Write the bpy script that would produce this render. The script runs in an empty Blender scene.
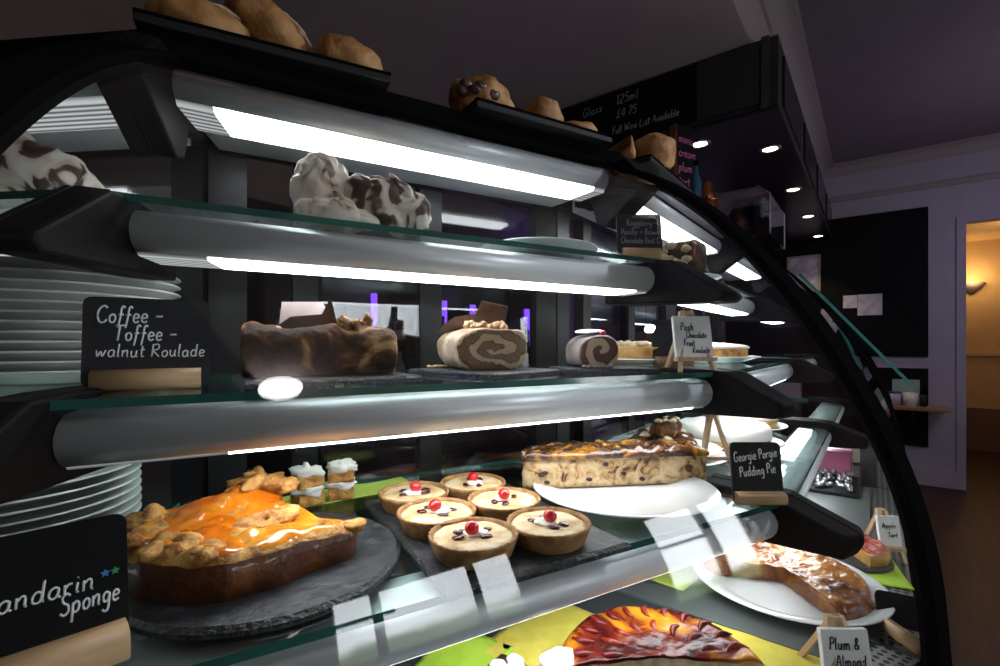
import bpy, bmesh, math, random
from mathutils import Vector, Matrix, noise
random.seed(7)
SC = bpy.context.scene
COL = SC.collection
PI = math.pi
UP = 0.24                      # the floor is laid at z = -0.24 while building and lifted to 0 at the end

# ------------------------------------------------------------------ materials
def new_mat(name):
    m = bpy.data.materials.new(name); m.use_nodes = True
    nt = m.node_tree; nt.nodes.clear()
    out = nt.nodes.new('ShaderNodeOutputMaterial')
    return m, nt, out

def N(nt, kind, **kw):
    n = nt.nodes.new(kind)
    for k, v in kw.items():
        if k in n.inputs: n.inputs[k].default_value = v
        else: setattr(n, k, v)
    return n

def rgba(c): return (c[0], c[1], c[2], 1)

def mat(name, col, rough=.5, metal=0, col2=None, scale=20, lo=.4, hi=.6, bump=0, bscale=None, spec=.5, detail=4, coat=0, sss=0, stretch=None, distort=0):
    m, nt, out = new_mat(name)
    b = N(nt, 'ShaderNodeBsdfPrincipled')
    b.inputs['Base Color'].default_value = rgba(col)
    b.inputs['Roughness'].default_value = rough
    b.inputs['Metallic'].default_value = metal
    b.inputs['Specular IOR Level'].default_value = spec
    b.inputs['Coat Weight'].default_value = coat
    b.inputs['Coat Roughness'].default_value = .08
    if sss:
        b.inputs['Subsurface Weight'].default_value = sss
        b.inputs['Subsurface Scale'].default_value = .006
    nt.links.new(b.outputs[0], out.inputs[0])
    if col2 is not None or bump:
        tc = N(nt, 'ShaderNodeTexCoord'); src = tc.outputs['Object']
        if stretch:
            mp = N(nt, 'ShaderNodeMapping'); mp.inputs['Scale'].default_value = stretch
            nt.links.new(src, mp.inputs[0]); src = mp.outputs[0]
    if col2 is not None:
        n = N(nt, 'ShaderNodeTexNoise'); n.inputs['Scale'].default_value = scale; n.inputs['Detail'].default_value = detail
        n.inputs['Distortion'].default_value = distort
        nt.links.new(src, n.inputs['Vector'])
        r = N(nt, 'ShaderNodeValToRGB'); r.color_ramp.elements[0].position = lo; r.color_ramp.elements[1].position = hi
        r.color_ramp.elements[0].color = rgba(col); r.color_ramp.elements[1].color = rgba(col2)
        nt.links.new(n.outputs['Fac'], r.inputs[0]); nt.links.new(r.outputs[0], b.inputs['Base Color'])
    if bump:
        n2 = N(nt, 'ShaderNodeTexNoise'); n2.inputs['Scale'].default_value = bscale or scale; n2.inputs['Detail'].default_value = 5
        nt.links.new(src, n2.inputs['Vector'])
        bp = N(nt, 'ShaderNodeBump'); bp.inputs['Strength'].default_value = bump; bp.inputs['Distance'].default_value = .004
        nt.links.new(n2.outputs['Fac'], bp.inputs['Height']); nt.links.new(bp.outputs[0], b.inputs['Normal'])
    return m

def ramp_mat(name, stops, scale, rough=.5, bump=0, bscale=None, distort=0, stretch=None, coat=0, detail=5, spec=.5):
    """a noise with several colour stops"""
    m = mat(name, stops[0][1], rough, 0, stops[-1][1], scale, bump=bump, bscale=bscale, distort=distort, stretch=stretch, coat=coat, detail=detail, spec=spec)
    r = [n for n in m.node_tree.nodes if n.type == 'VALTORGB'][0].color_ramp
    r.elements[0].position = stops[0][0]; r.elements[1].position = stops[-1][0]
    for p, c in stops[1:-1]:
        e = r.elements.new(p); e.color = rgba(c)
    return m

def emit(name, col, s):
    m, nt, out = new_mat(name)
    e = N(nt, 'ShaderNodeEmission'); e.inputs[0].default_value = rgba(col); e.inputs[1].default_value = s
    nt.links.new(e.outputs[0], out.inputs[0]); return m

def glass(name, tint=(1, 1, 1), rough=0.0, refl=1.0):
    m, nt, out = new_mat(name)
    g = N(nt, 'ShaderNodeNewGeometry')
    mp = N(nt, 'ShaderNodeMapRange'); mp.inputs['To Min'].default_value = 1.5; mp.inputs['To Max'].default_value = 1 / 1.5
    nt.links.new(g.outputs['Backfacing'], mp.inputs['Value'])
    f = N(nt, 'ShaderNodeFresnel'); nt.links.new(mp.outputs[0], f.inputs['IOR'])
    k = N(nt, 'ShaderNodeMath', operation='MULTIPLY'); k.inputs[1].default_value = refl; nt.links.new(f.outputs[0], k.inputs[0])
    t = N(nt, 'ShaderNodeBsdfTransparent'); t.inputs[0].default_value = rgba(tint)
    gl = N(nt, 'ShaderNodeBsdfGlossy'); gl.inputs['Roughness'].default_value = rough
    mx = N(nt, 'ShaderNodeMixShader')
    nt.links.new(k.outputs[0], mx.inputs[0]); nt.links.new(t.outputs[0], mx.inputs[1]); nt.links.new(gl.outputs[0], mx.inputs[2])
    nt.links.new(mx.outputs[0], out.inputs[0]); return m

def spiral_mat(name, cream, sponge, dark, turns=30, squash=1.0, warp=.35):
    """rolled sponge seen from the cut end; local y, z are the plane of the cut"""
    m, nt, out = new_mat(name)
    b = N(nt, 'ShaderNodeBsdfPrincipled'); b.inputs['Roughness'].default_value = .7
    tc = N(nt, 'ShaderNodeTexCoord')
    ns = N(nt, 'ShaderNodeTexNoise'); ns.inputs['Scale'].default_value = 22; ns.inputs['Detail'].default_value = 3
    nt.links.new(tc.outputs['Object'], ns.inputs['Vector'])
    sp = N(nt, 'ShaderNodeSeparateXYZ'); nt.links.new(tc.outputs['Object'], sp.inputs[0])
    def M(op, a, bb=None):
        n = N(nt, 'ShaderNodeMath', operation=op)
        for i, v in enumerate((a, bb)):
            if v is None: continue
            if isinstance(v, (int, float)): n.inputs[i].default_value = v
            else: nt.links.new(v, n.inputs[i])
        return n.outputs[0]
    y = sp.outputs['Y']; z = M('MULTIPLY', M('SUBTRACT', sp.outputs['Z'], .032), squash)
    r = M('SQRT', M('ADD', M('MULTIPLY', y, y), M('MULTIPLY', z, z)))
    a = M('DIVIDE', M('ARCTAN2', z, y), 2 * PI)
    v = M('ADD', M('SUBTRACT', M('MULTIPLY', r, turns), a), M('MULTIPLY', ns.outputs['Fac'], warp))
    fr = M('FRACT', v)
    cr = N(nt, 'ShaderNodeValToRGB'); e = cr.color_ramp.elements
    e[0].position = 0; e[0].color = rgba(sponge); e[1].position = 1; e[1].color = rgba(sponge)
    for p, c in ((.36, sponge), (.44, dark), (.52, cream), (.86, cream), (.95, dark)):
        q = e.new(p); q.color = rgba(c)
    nt.links.new(fr, cr.inputs[0]); nt.links.new(cr.outputs[0], b.inputs['Base Color'])
    bp = N(nt, 'ShaderNodeBump'); bp.inputs['Strength'].default_value = .5; bp.inputs['Distance'].default_value = .003
    n3 = N(nt, 'ShaderNodeTexNoise'); n3.inputs['Scale'].default_value = 160; nt.links.new(tc.outputs['Object'], n3.inputs['Vector'])
    nt.links.new(n3.outputs['Fac'], bp.inputs['Height']); nt.links.new(bp.outputs[0], b.inputs['Normal'])
    nt.links.new(b.outputs[0], out.inputs[0]); return m

def hole_mat(name, base, dark, pitch):
    """a sheet punched with rows of round holes"""
    m, nt, out = new_mat(name)
    b = N(nt, 'ShaderNodeBsdfPrincipled'); b.inputs['Roughness'].default_value = .35; b.inputs['Metallic'].default_value = .6
    tc = N(nt, 'ShaderNodeTexCoord'); sp = N(nt, 'ShaderNodeSeparateXYZ'); nt.links.new(tc.outputs['Object'], sp.inputs[0])
    def M(op, a, bb=None):
        n = N(nt, 'ShaderNodeMath', operation=op)
        for i, v in enumerate((a, bb)):
            if v is None: continue
            if isinstance(v, (int, float)): n.inputs[i].default_value = v
            else: nt.links.new(v, n.inputs[i])
        return n.outputs[0]
    fx = M('SUBTRACT', M('FRACT', M('DIVIDE', sp.outputs['X'], pitch)), .5)
    fy = M('SUBTRACT', M('FRACT', M('DIVIDE', sp.outputs['Y'], pitch)), .5)
    d = M('SQRT', M('ADD', M('MULTIPLY', fx, fx), M('MULTIPLY', fy, fy)))
    s = M('LESS_THAN', d, .33)
    mx = N(nt, 'ShaderNodeMix', data_type='RGBA'); mx.inputs[6].default_value = rgba(base); mx.inputs[7].default_value = rgba(dark)
    nt.links.new(s, mx.inputs[0]); nt.links.new(mx.outputs[2], b.inputs['Base Color'])
    nt.links.new(b.outputs[0], out.inputs[0]); return m

M = {}
def flat(name, c):
    m, nt, out = new_mat(name); d = N(nt, 'ShaderNodeBsdfDiffuse'); d.inputs[0].default_value = rgba(c); nt.links.new(d.outputs[0], out.inputs[0]); return m
M['black'] = flat('black enamel', (.005, .005, .0055))
M['blackmatt'] = mat('black matt', (.008, .008, .009), .6, spec=.25)
M['plastic'] = mat('charcoal plastic', (.006, .0058, .006), .6, bump=.08, bscale=900, spec=.08)
M['post'] = mat('black door post', (.007, .0075, .009), .4, spec=.3)
M['silver'] = mat('satin aluminium', (.80, .82, .86), .42, .25, (.83, .85, .89), 200, stretch=(.03, 1, 1))
M['steel'] = mat('steel', (.42, .43, .44), .3, .9)
M['darksteel'] = mat('dark steel deck', (.06, .065, .068), .22, .3)
M['lightdeck'] = mat('pale steel deck', (.11, .125, .122), .42, .15)
M['lamp'] = emit('fluorescent lamp', (.93, .97, 1), 12.5)
M['lamptop'] = emit('fluorescent top lamp', (.93, .97, 1), 12.5)
def rib_mat():
    m, nt, out = new_mat('ribbed diffuser end'); tc = N(nt, 'ShaderNodeTexCoord')
    w = N(nt, 'ShaderNodeTexWave', bands_direction='Y'); w.inputs['Scale'].default_value = 28; nt.links.new(tc.outputs['Object'], w.inputs['Vector'])
    r = N(nt, 'ShaderNodeValToRGB'); r.color_ramp.elements[0].color = (.10, .105, .11, 1); r.color_ramp.elements[1].color = (.62, .66, .66, 1)
    nt.links.new(w.outputs['Fac'], r.inputs[0])
    e = N(nt, 'ShaderNodeEmission'); nt.links.new(r.outputs[0], e.inputs[0]); nt.links.new(e.outputs[0], out.inputs[0]); return m
M['diffuser'] = rib_mat()
M['glass'] = glass('clear front glass', (.985, .99, .988), refl=.9)
M['pane'] = glass('rear glass', (.72, .74, .76), refl=1.2)
M['shelf'] = glass('shelf glass', (.90, .965, .945), refl=.9)
M['shelfedge'] = mat('green glass edge', (.012, .075, .06), .12, col2=(.02, .12, .095), scale=8, spec=.8)
M['tealedge'] = mat('teal glass edge', (.05, .20, .19), .2, col2=(.07, .26, .24), scale=8)
M['slate'] = mat('slate', (.016, .018, .021), .5, col2=(.045, .048, .053), scale=60, bump=.6, bscale=90)
M['slateedge'] = mat('chipped slate edge', (.02, .021, .024), .42, col2=(.075, .08, .085), scale=180, lo=.5, hi=.75, bump=1, bscale=160)
M['chalk'] = mat('chalkboard', (.020, .021, .023), .65, col2=(.027, .028, .031), scale=30, spec=.15)
M['chalkdark'] = mat('dark chalkboard', (.008, .008, .009), .7, spec=.1)
M['ink'] = mat('white chalk pen', (.85, .86, .88), .6)
M['blackink'] = mat('black ink', (.01, .01, .012), .6)
M['greyink'] = mat('faded chalk', (.32, .31, .32), .8)
M['pinkink'] = mat('pink chalk', (.55, .12, .32), .8)
M['blueink'] = mat('blue star ink', (.05, .2, .55), .6)
M['greenink'] = mat('green star ink', (.02, .3, .08), .6)
M['wood'] = mat('pale wood', (.42, .25, .125), .5, col2=(.56, .36, .19), scale=60, stretch=(.08, 1, 1), bump=.1)
M['wooddark'] = mat('wood end grain', (.16, .085, .04), .6, col2=(.22, .12, .06), scale=120)
M['easelwood'] = mat('easel wood', (.5, .33, .19), .5, col2=(.62, .44, .27), scale=80, stretch=(1, 1, .08))
M['canvas'] = mat('white canvas', (.8, .8, .8), .7)
M['china'] = mat('white china', (.78, .8, .79), .18, coat=.4)
M['napyellow'] = mat('yellow napkin', (.6, .5, .06), .85, col2=(.66, .56, .09), scale=40, bump=.1, bscale=300)
M['nappale'] = mat('pale lime napkin', (.42, .52, .08), .85)
M['naplime'] = mat('lime napkin', (.36, .55, .03), .85, col2=(.42, .62, .05), scale=30, bump=.1, bscale=300)
M['pastry'] = mat('shortcrust', (.30, .14, .045), .7, col2=(.48, .26, .10), scale=60, bump=.35, bscale=350)
M['icing'] = ramp_mat('almond top', [(.35, (.55, .33, .13)), (.5, (.68, .48, .25)), (.62, (.76, .61, .39))], 45, .55, bump=.4, bscale=220)
M['cream'] = mat('whipped cream', (.82, .79, .74), .55, sss=.2)
M['cherry'] = mat('glace cherry', (.62, .015, .015), .12, coat=.8, sss=.3)
M['berry'] = mat('dark berry', (.08, .008, .015), .25, coat=.4)
M['choc'] = mat('dark chocolate', (.045, .02, .011), .35, col2=(.07, .034, .02), scale=40)
M['milkchoc'] = mat('bloomed chocolate', (.20, .15, .145), .4, col2=(.28, .22, .21), scale=12)
M['walnut'] = mat('walnut', (.22, .09, .03), .55, col2=(.5, .27, .10), scale=70, bump=.8, bscale=200)
M['crumb'] = mat('crumbs', (.4, .22, .1), .7, col2=(.6, .42, .25), scale=120)
M['coffeeroll'] = ramp_mat('coffee roulade side', [(.40, (.030, .012, .006)), (.50, (.075, .032, .014)), (.56, (.18, .085, .032)), (.63, (.44, .26, .11))], 15, .65, spec=.1, bump=.7, bscale=120, distort=1.2)
M['beigefrost'] = ramp_mat('beige frosting', [(.35, (.30, .17, .085)), (.5, (.50, .36, .25)), (.62, (.62, .5, .40))], 20, .5, bump=.5, bscale=80, distort=.8)
M['spiral'] = spiral_mat('coffee swirl', (.46, .32, .19), (.17, .09, .042), (.055, .026, .014), turns=27, squash=1.9, warp=2.2)
M['spiral2'] = spiral_mat('fruit swirl', (.60, .44, .30), (.14, .05, .035), (.06, .02, .015), turns=30, squash=1, warp=1.0)
M['greyfrost'] = ramp_mat('grey chocolate frosting', [(.35, (.10, .07, .06)), (.6, (.36, .32, .31))], 14, .5, bump=.3, bscale=60)
M['meringue'] = ramp_mat('meringue', [(.36, (.11, .05, .03)), (.39, (.46, .34, .26)), (.45, (.68, .58, .49)), (.8, (.78, .71, .63))], 15, .6, bump=.3, bscale=70, distort=1.6, detail=2)
M['meringueswirl'] = ramp_mat('swirled meringue', [(.40, (.06, .028, .02)), (.44, (.10, .05, .035)), (.48, (.60, .50, .42)), (.62, (.76, .70, .63))], 19, .6, bump=.3, bscale=70, distort=1.8, detail=1.5)
M['glaze'] = ramp_mat('mandarin glaze', [(.35, (.50, .10, .004)), (.5, (.68, .19, .008)), (.65, (.80, .32, .025))], 18, .12, bump=.25, bscale=40, coat=.8, distort=.5)
M['spongelump'] = mat('crusty sponge', (.30, .11, .018), .7, col2=(.60, .32, .08), scale=60, bump=.9, bscale=130)
M['spongeside'] = ramp_mat('baked sponge side', [(.35, (.05, .013, .004)), (.55, (.12, .035, .009)), (.7, (.24, .08, .018))], 30, .45, bump=.5, bscale=120, coat=.3)
M['pietop'] = ramp_mat('caramelised top', [(.36, (.030, .012, .007)), (.50, (.13, .045, .010)), (.60, (.42, .18, .02)), (.72, (.70, .40, .06))], 24, .25, bump=.6, bscale=70, coat=.5, distort=1.2)
M['pieside'] = ramp_mat('bread pudding', [(.34, (.08, .03, .012)), (.42, (.42, .23, .09)), (.52, (.60, .40, .20)), (.66, (.70, .52, .31))], 42, .6, bump=.6, bscale=90, distort=1.4)
M['raisin'] = mat('raisin', (.03, .012, .01), .4)
M['plumtop'] = ramp_mat('plum glaze', [(.40, (.035, .003, .003)), (.53, (.12, .012, .005)), (.61, (.38, .12, .008)), (.72, (.55, .22, .012))], 14, .22, bump=.35, bscale=90, distort=.7, spec=.3)
M['plumslice'] = mat('plum slice', (.10, .006, .008), .3, col2=(.20, .02, .01), scale=40, spec=.3)
M['cheese'] = mat('pale almond filling', (.66, .55, .38), .7, col2=(.5, .34, .18), scale=60, bump=.5, bscale=150)
M['toffee'] = ramp_mat('toffee glaze', [(.35, (.09, .022, .004)), (.52, (.27, .085, .012)), (.68, (.46, .20, .04))], 22, .06, bump=1, bscale=75, distort=.5, spec=.5)
M['pastryside'] = mat('golden pastry', (.40, .19, .05), .55, col2=(.58, .32, .10), scale=50, bump=.3)
M['straw'] = ramp_mat('strawberries', [(.35, (.25, .01, .01)), (.55, (.55, .05, .02)), (.7, (.72, .22, .08))], 40, .12, bump=.5, bscale=80, coat=1)
M['scone'] = ramp_mat('scone crust', [(.35, (.20, .075, .02)), (.5, (.38, .17, .05)), (.66, (.52, .28, .105))], 18, .6, bump=.6, bscale=110)
M['flour'] = mat('floury sugar', (.62, .52, .45), .8, col2=(.45, .28, .16), scale=70, bump=.6, bscale=150)
M['purplelitwall'] = mat('purple-lit wall tint', (.16, .09, .26), .7)  # the purple bar light is put into this wall's base colour
M['wallgrey'] = mat('lilac grey wall', (.42, .37, .45), .7, col2=(.44, .39, .47), scale=6)
M['ceiling'] = mat('ceiling paint', (.17, .13, .165), .8, col2=(.18, .14, .175), scale=4)
M['ceilbrown'] = mat('warm ceiling paint', (.42, .33, .32), .8, col2=(.44, .35, .33), scale=4)
M['coving'] = mat('coving paint', (.34, .29, .29), .7)
M['wallbrown'] = mat('brown wall paint', (.16, .11, .095), .8, col2=(.18, .125, .105), scale=5)
M['bulk'] = mat('bulkhead board', (.03, .028, .03), .55)
M['bulk2'] = mat('grey bulkhead trim', (.05, .048, .052), .6)
M['soffit'] = mat('glossy soffit', (.02, .014, .02), .25)
M['orange'] = mat('orange hall wall', (.62, .44, .22), .7, col2=(.66, .47, .24), scale=5)
M['floor'] = mat('dark floorboards', (.022, .009, .007), .5, col2=(.045, .018, .012), scale=14, stretch=(.1, 2, 1))
M['down'] = emit('downlight lens', (1, .80, .52), 14)
M['sconce'] = emit('sconce glow', (1, .62, .22), 9)
M['neon'] = emit('purple neon', (.22, .07, 1), 3)
M['bright'] = emit('white lamp', (1, .98, .95), 22)
M['copper'] = mat('copper', (.62, .25, .10), .2, 1)
M['acrylic'] = glass('acrylic', (.90, .86, .92), .06, refl=2.6)
M['paper'] = mat('notice paper', (.7, .66, .72), .8, col2=(.5, .46, .54), scale=14, lo=.45, hi=.7)
M['picture'] = mat('faded picture', (.42, .37, .45), .6, col2=(.66, .62, .68), scale=9, lo=.45, hi=.6)
M['gbottle'] = mat('green bottle', (.03, .07, .035), .08, coat=.6)
M['abottle'] = mat('amber bottle', (.16, .06, .02), .08, coat=.6)
M['cbottle'] = mat('pale bottle', (.4, .4, .46), .08, coat=.6)
M['label'] = mat('bottle label', (.6, .55, .5), .7)
M['ledge'] = mat('wooden ledge', (.32, .15, .075), .45, col2=(.40, .2, .10), scale=20, stretch=(.1, 1, 1))
M['leaf'] = mat('mint card', (.36, .5, .42), .8)
M['lilac'] = mat('lilac pot', (.5, .44, .62), .5)
M['vent'] = hole_mat('punched grille', (.30, .31, .31), (.008, .008, .009), .0125)
M['pinkbox'] = mat('pink wrap', (.5, .12, .22), .5, col2=(.42, .10, .2), scale=30)
M['mauvebox'] = mat('mauve wrap', (.22, .10, .35), .5, col2=(.3, .14, .42), scale=30)
M['creambox'] = mat('cream wrap', (.6, .5, .4), .6, col2=(.55, .44, .34), scale=30)
M['twig'] = mat('black twig', (.02, .012, .01), .7)
M['bluecap'] = mat('blue glass', (.03, .10, .16), .15)

# window light: what stands beyond the panes, white sky over a lawn and hedge
def window_mat(name, strength):
    m, nt, out = new_mat(name)
    tc = N(nt, 'ShaderNodeTexCoord'); sp = N(nt, 'ShaderNodeSeparateXYZ'); nt.links.new(tc.outputs['Object'], sp.inputs[0])
    ns = N(nt, 'ShaderNodeTexNoise'); ns.inputs['Scale'].default_value = 5; ns.inputs['Detail'].default_value = 5
    nt.links.new(tc.outputs['Object'], ns.inputs['Vector'])
    ad = N(nt, 'ShaderNodeMath', operation='MULTIPLY_ADD'); ad.inputs[1].default_value = .22; nt.links.new(ns.outputs['Fac'], ad.inputs[0]); nt.links.new(sp.outputs['Z'], ad.inputs[2])
    r = N(nt, 'ShaderNodeValToRGB'); e = r.color_ramp.elements
    e[0].position = .05; e[0].color = (.16, .19, .10, 1); e[1].position = .36; e[1].color = (.9, .95, 1, 1)
    q = e.new(.26); q.color = (.10, .16, .09, 1); q = e.new(.31); q.color = (.45, .52, .45, 1)
    nt.links.new(ad.outputs[0], r.inputs[0])
    em = N(nt, 'ShaderNodeEmission'); em.inputs[1].default_value = strength
    nt.links.new(r.outputs[0], em.inputs[0]); nt.links.new(em.outputs[0], out.inputs[0]); return m
M['daylight'] = window_mat('garden daylight', 10)

# ------------------------------------------------------------------ mesh helpers
class MB:
    def __init__(s): s.v = []; s.f = []; s.m = []; s.sm = []
    def add(s, vs, fs, mi=0, smooth=False):
        o = len(s.v); s.v += [tuple(v) for v in vs]
        for f in fs: s.f.append(tuple(i + o for i in f)); s.m.append(mi); s.sm.append(smooth)
        return s
    def box(s, c, d, rz=0, mi=0, rot=None):
        R = rot or Matrix.Rotation(rz, 3, 'Z'); c = Vector(c)
        vs = [c + R @ Vector((x * d[0] / 2, y * d[1] / 2, z * d[2] / 2)) for x in (-1, 1) for y in (-1, 1) for z in (-1, 1)]
        s.add(vs, [(0, 1, 3, 2), (4, 6, 7, 5), (0, 4, 5, 1), (2, 3, 7, 6), (0, 2, 6, 4), (1, 5, 7, 3)], mi); return s
    def bar(s, a, b, w, t, mi=0):
        a = Vector(a); b = Vector(b); z = (b - a); L = z.length; q = z.to_track_quat('Z', 'Y').to_matrix()
        return s.box((a + b) / 2, (w, t, L), rot=q, mi=mi)
    def tube(s, pts, r, n=6, mi=0, cap=True):
        pts = [Vector(p) for p in pts]; rings = []
        for i, p in enumerate(pts):
            d = (pts[min(i + 1, len(pts) - 1)] - pts[max(i - 1, 0)])
            if d.length < 1e-9: d = Vector((0, 0, 1))
            q = d.to_track_quat('Z', 'Y').to_matrix(); rr = r[i] if isinstance(r, (list, tuple)) else r
            rings.append([p + q @ Vector((rr * math.cos(2 * PI * k / n), rr * math.sin(2 * PI * k / n), 0)) for k in range(n)])
        vs = [v for R in rings for v in R]
        fs = [(i * n + k, i * n + (k + 1) % n, (i + 1) * n + (k + 1) % n, (i + 1) * n + k) for i in range(len(pts) - 1) for k in range(n)]
        if cap: fs += [tuple(range(n))[::-1], tuple((len(pts) - 1) * n + k for k in range(n))]
        s.add(vs, fs, mi, True); return s
    def lathe(s, prof, c=(0, 0, 0), n=40, mi=0, smooth=True):
        c = Vector(c); vs = []; fs = []
        for r, z in prof:
            for k in range(n): a = 2 * PI * k / n; vs.append(c + Vector((r * math.cos(a), r * math.sin(a), z)))
        for i in range(len(prof) - 1):
            for k in range(n): fs.append((i * n + k, i * n + (k + 1) % n, (i + 1) * n + (k + 1) % n, (i + 1) * n + k))
        if prof[0][0] > 1e-4: fs.append(tuple(range(n))[::-1])
        if prof[-1][0] > 1e-4: fs.append(tuple((len(prof) - 1) * n + k for k in range(n)))
        s.add(vs, fs, mi, smooth); return s
    def blob(s, c, d, amp=0, sc=20, seed=0, nu=28, nv=18, mi=0, rot=None, flat=None, pw=1.0):
        """lumpy ellipsoid; flat = lowest z kept (a resting face)"""
        c = Vector(c); R = rot or Matrix.Identity(3); vs = []; fs = []
        sg = lambda t: math.copysign(abs(t) ** pw, t)
        for j in range(nv + 1):
            ph = -PI / 2 + PI * j / nv
            for k in range(nu):
                th = 2 * PI * k / nu
                p = Vector((sg(math.cos(ph)) * sg(math.cos(th)) * d[0], sg(math.cos(ph)) * sg(math.sin(th)) * d[1], sg(math.sin(ph)) * d[2]))
                q = p * (1 + 0)
                if amp: 
                    nn = noise.fractal(p * sc + Vector((seed * 7.3, seed * 3.1, seed)), 1, 2, 3)
                    q = p + p.normalized() * nn * amp
                q = c + R @ q
                if flat is not None and q.z < flat: q.z = flat
                vs.append(q)
        for j in range(nv):
            for k in range(nu): fs.append((j * nu + k, j * nu + (k + 1) % nu, (j + 1) * nu + (k + 1) % nu, (j + 1) * nu + k))
        s.add(vs, fs, mi, True); return s
    def prism(s, poly, h0, h1, mi=0):
        """polygon in xy between two heights"""
        n = len(poly); vs = [(x, y, h0) for x, y in poly] + [(x, y, h1) for x, y in poly]
        s.add(vs, [tuple(range(n))[::-1], tuple(range(n, 2 * n))] + [(i, (i + 1) % n, n + (i + 1) % n, n + i) for i in range(n)], mi); return s
    def build(s, name, mats, parent=None, bevel=0, loc=None, rz=0):
        me = bpy.data.meshes.new(name); me.from_pydata(s.v, [], s.f)
        for m in (mats if isinstance(mats, (list, tuple)) else [mats]): me.materials.append(m)
        me.polygons.foreach_set('material_index', s.m); me.polygons.foreach_set('use_smooth', s.sm)
        bm = bmesh.new(); bm.from_mesh(me); bmesh.ops.remove_doubles(bm, verts=bm.verts, dist=1e-6)
        bmesh.ops.recalc_face_normals(bm, faces=bm.faces); bm.to_mesh(me); bm.free(); me.update()
        o = bpy.data.objects.new(name, me); COL.objects.link(o)
        if parent is not None: o.parent = parent
        if loc is not None: o.location = loc
        if rz: o.rotation_euler.z = rz
        if bevel:
            b = o.modifiers.new('bevel', 'BEVEL'); b.width = bevel; b.segments = 2; b.limit_method = 'ANGLE'
        return o

def tag(o, label, cat, group=None):
    o['label'] = label; o['category'] = cat
    if group: o['group'] = group
    return o
def thing(name, label, cat, loc=(0, 0, 0), rz=0, group=None):
    o = bpy.data.objects.new(name, None); COL.objects.link(o); o.empty_display_size = .02
    o.location = loc; o.rotation_euler.z = rz
    return tag(o, label, cat, group)
def struct(o): o['kind'] = 'structure'; return o
def kids(o): return [c for c in COL.objects if c.parent == o]
def copy_tree(o, parent=None):
    c = o.copy(); COL.objects.link(c)
    if parent is not None: c.parent = parent
    for ch in kids(o):
        if ch is not c: copy_tree(ch, c)
    return c

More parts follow.
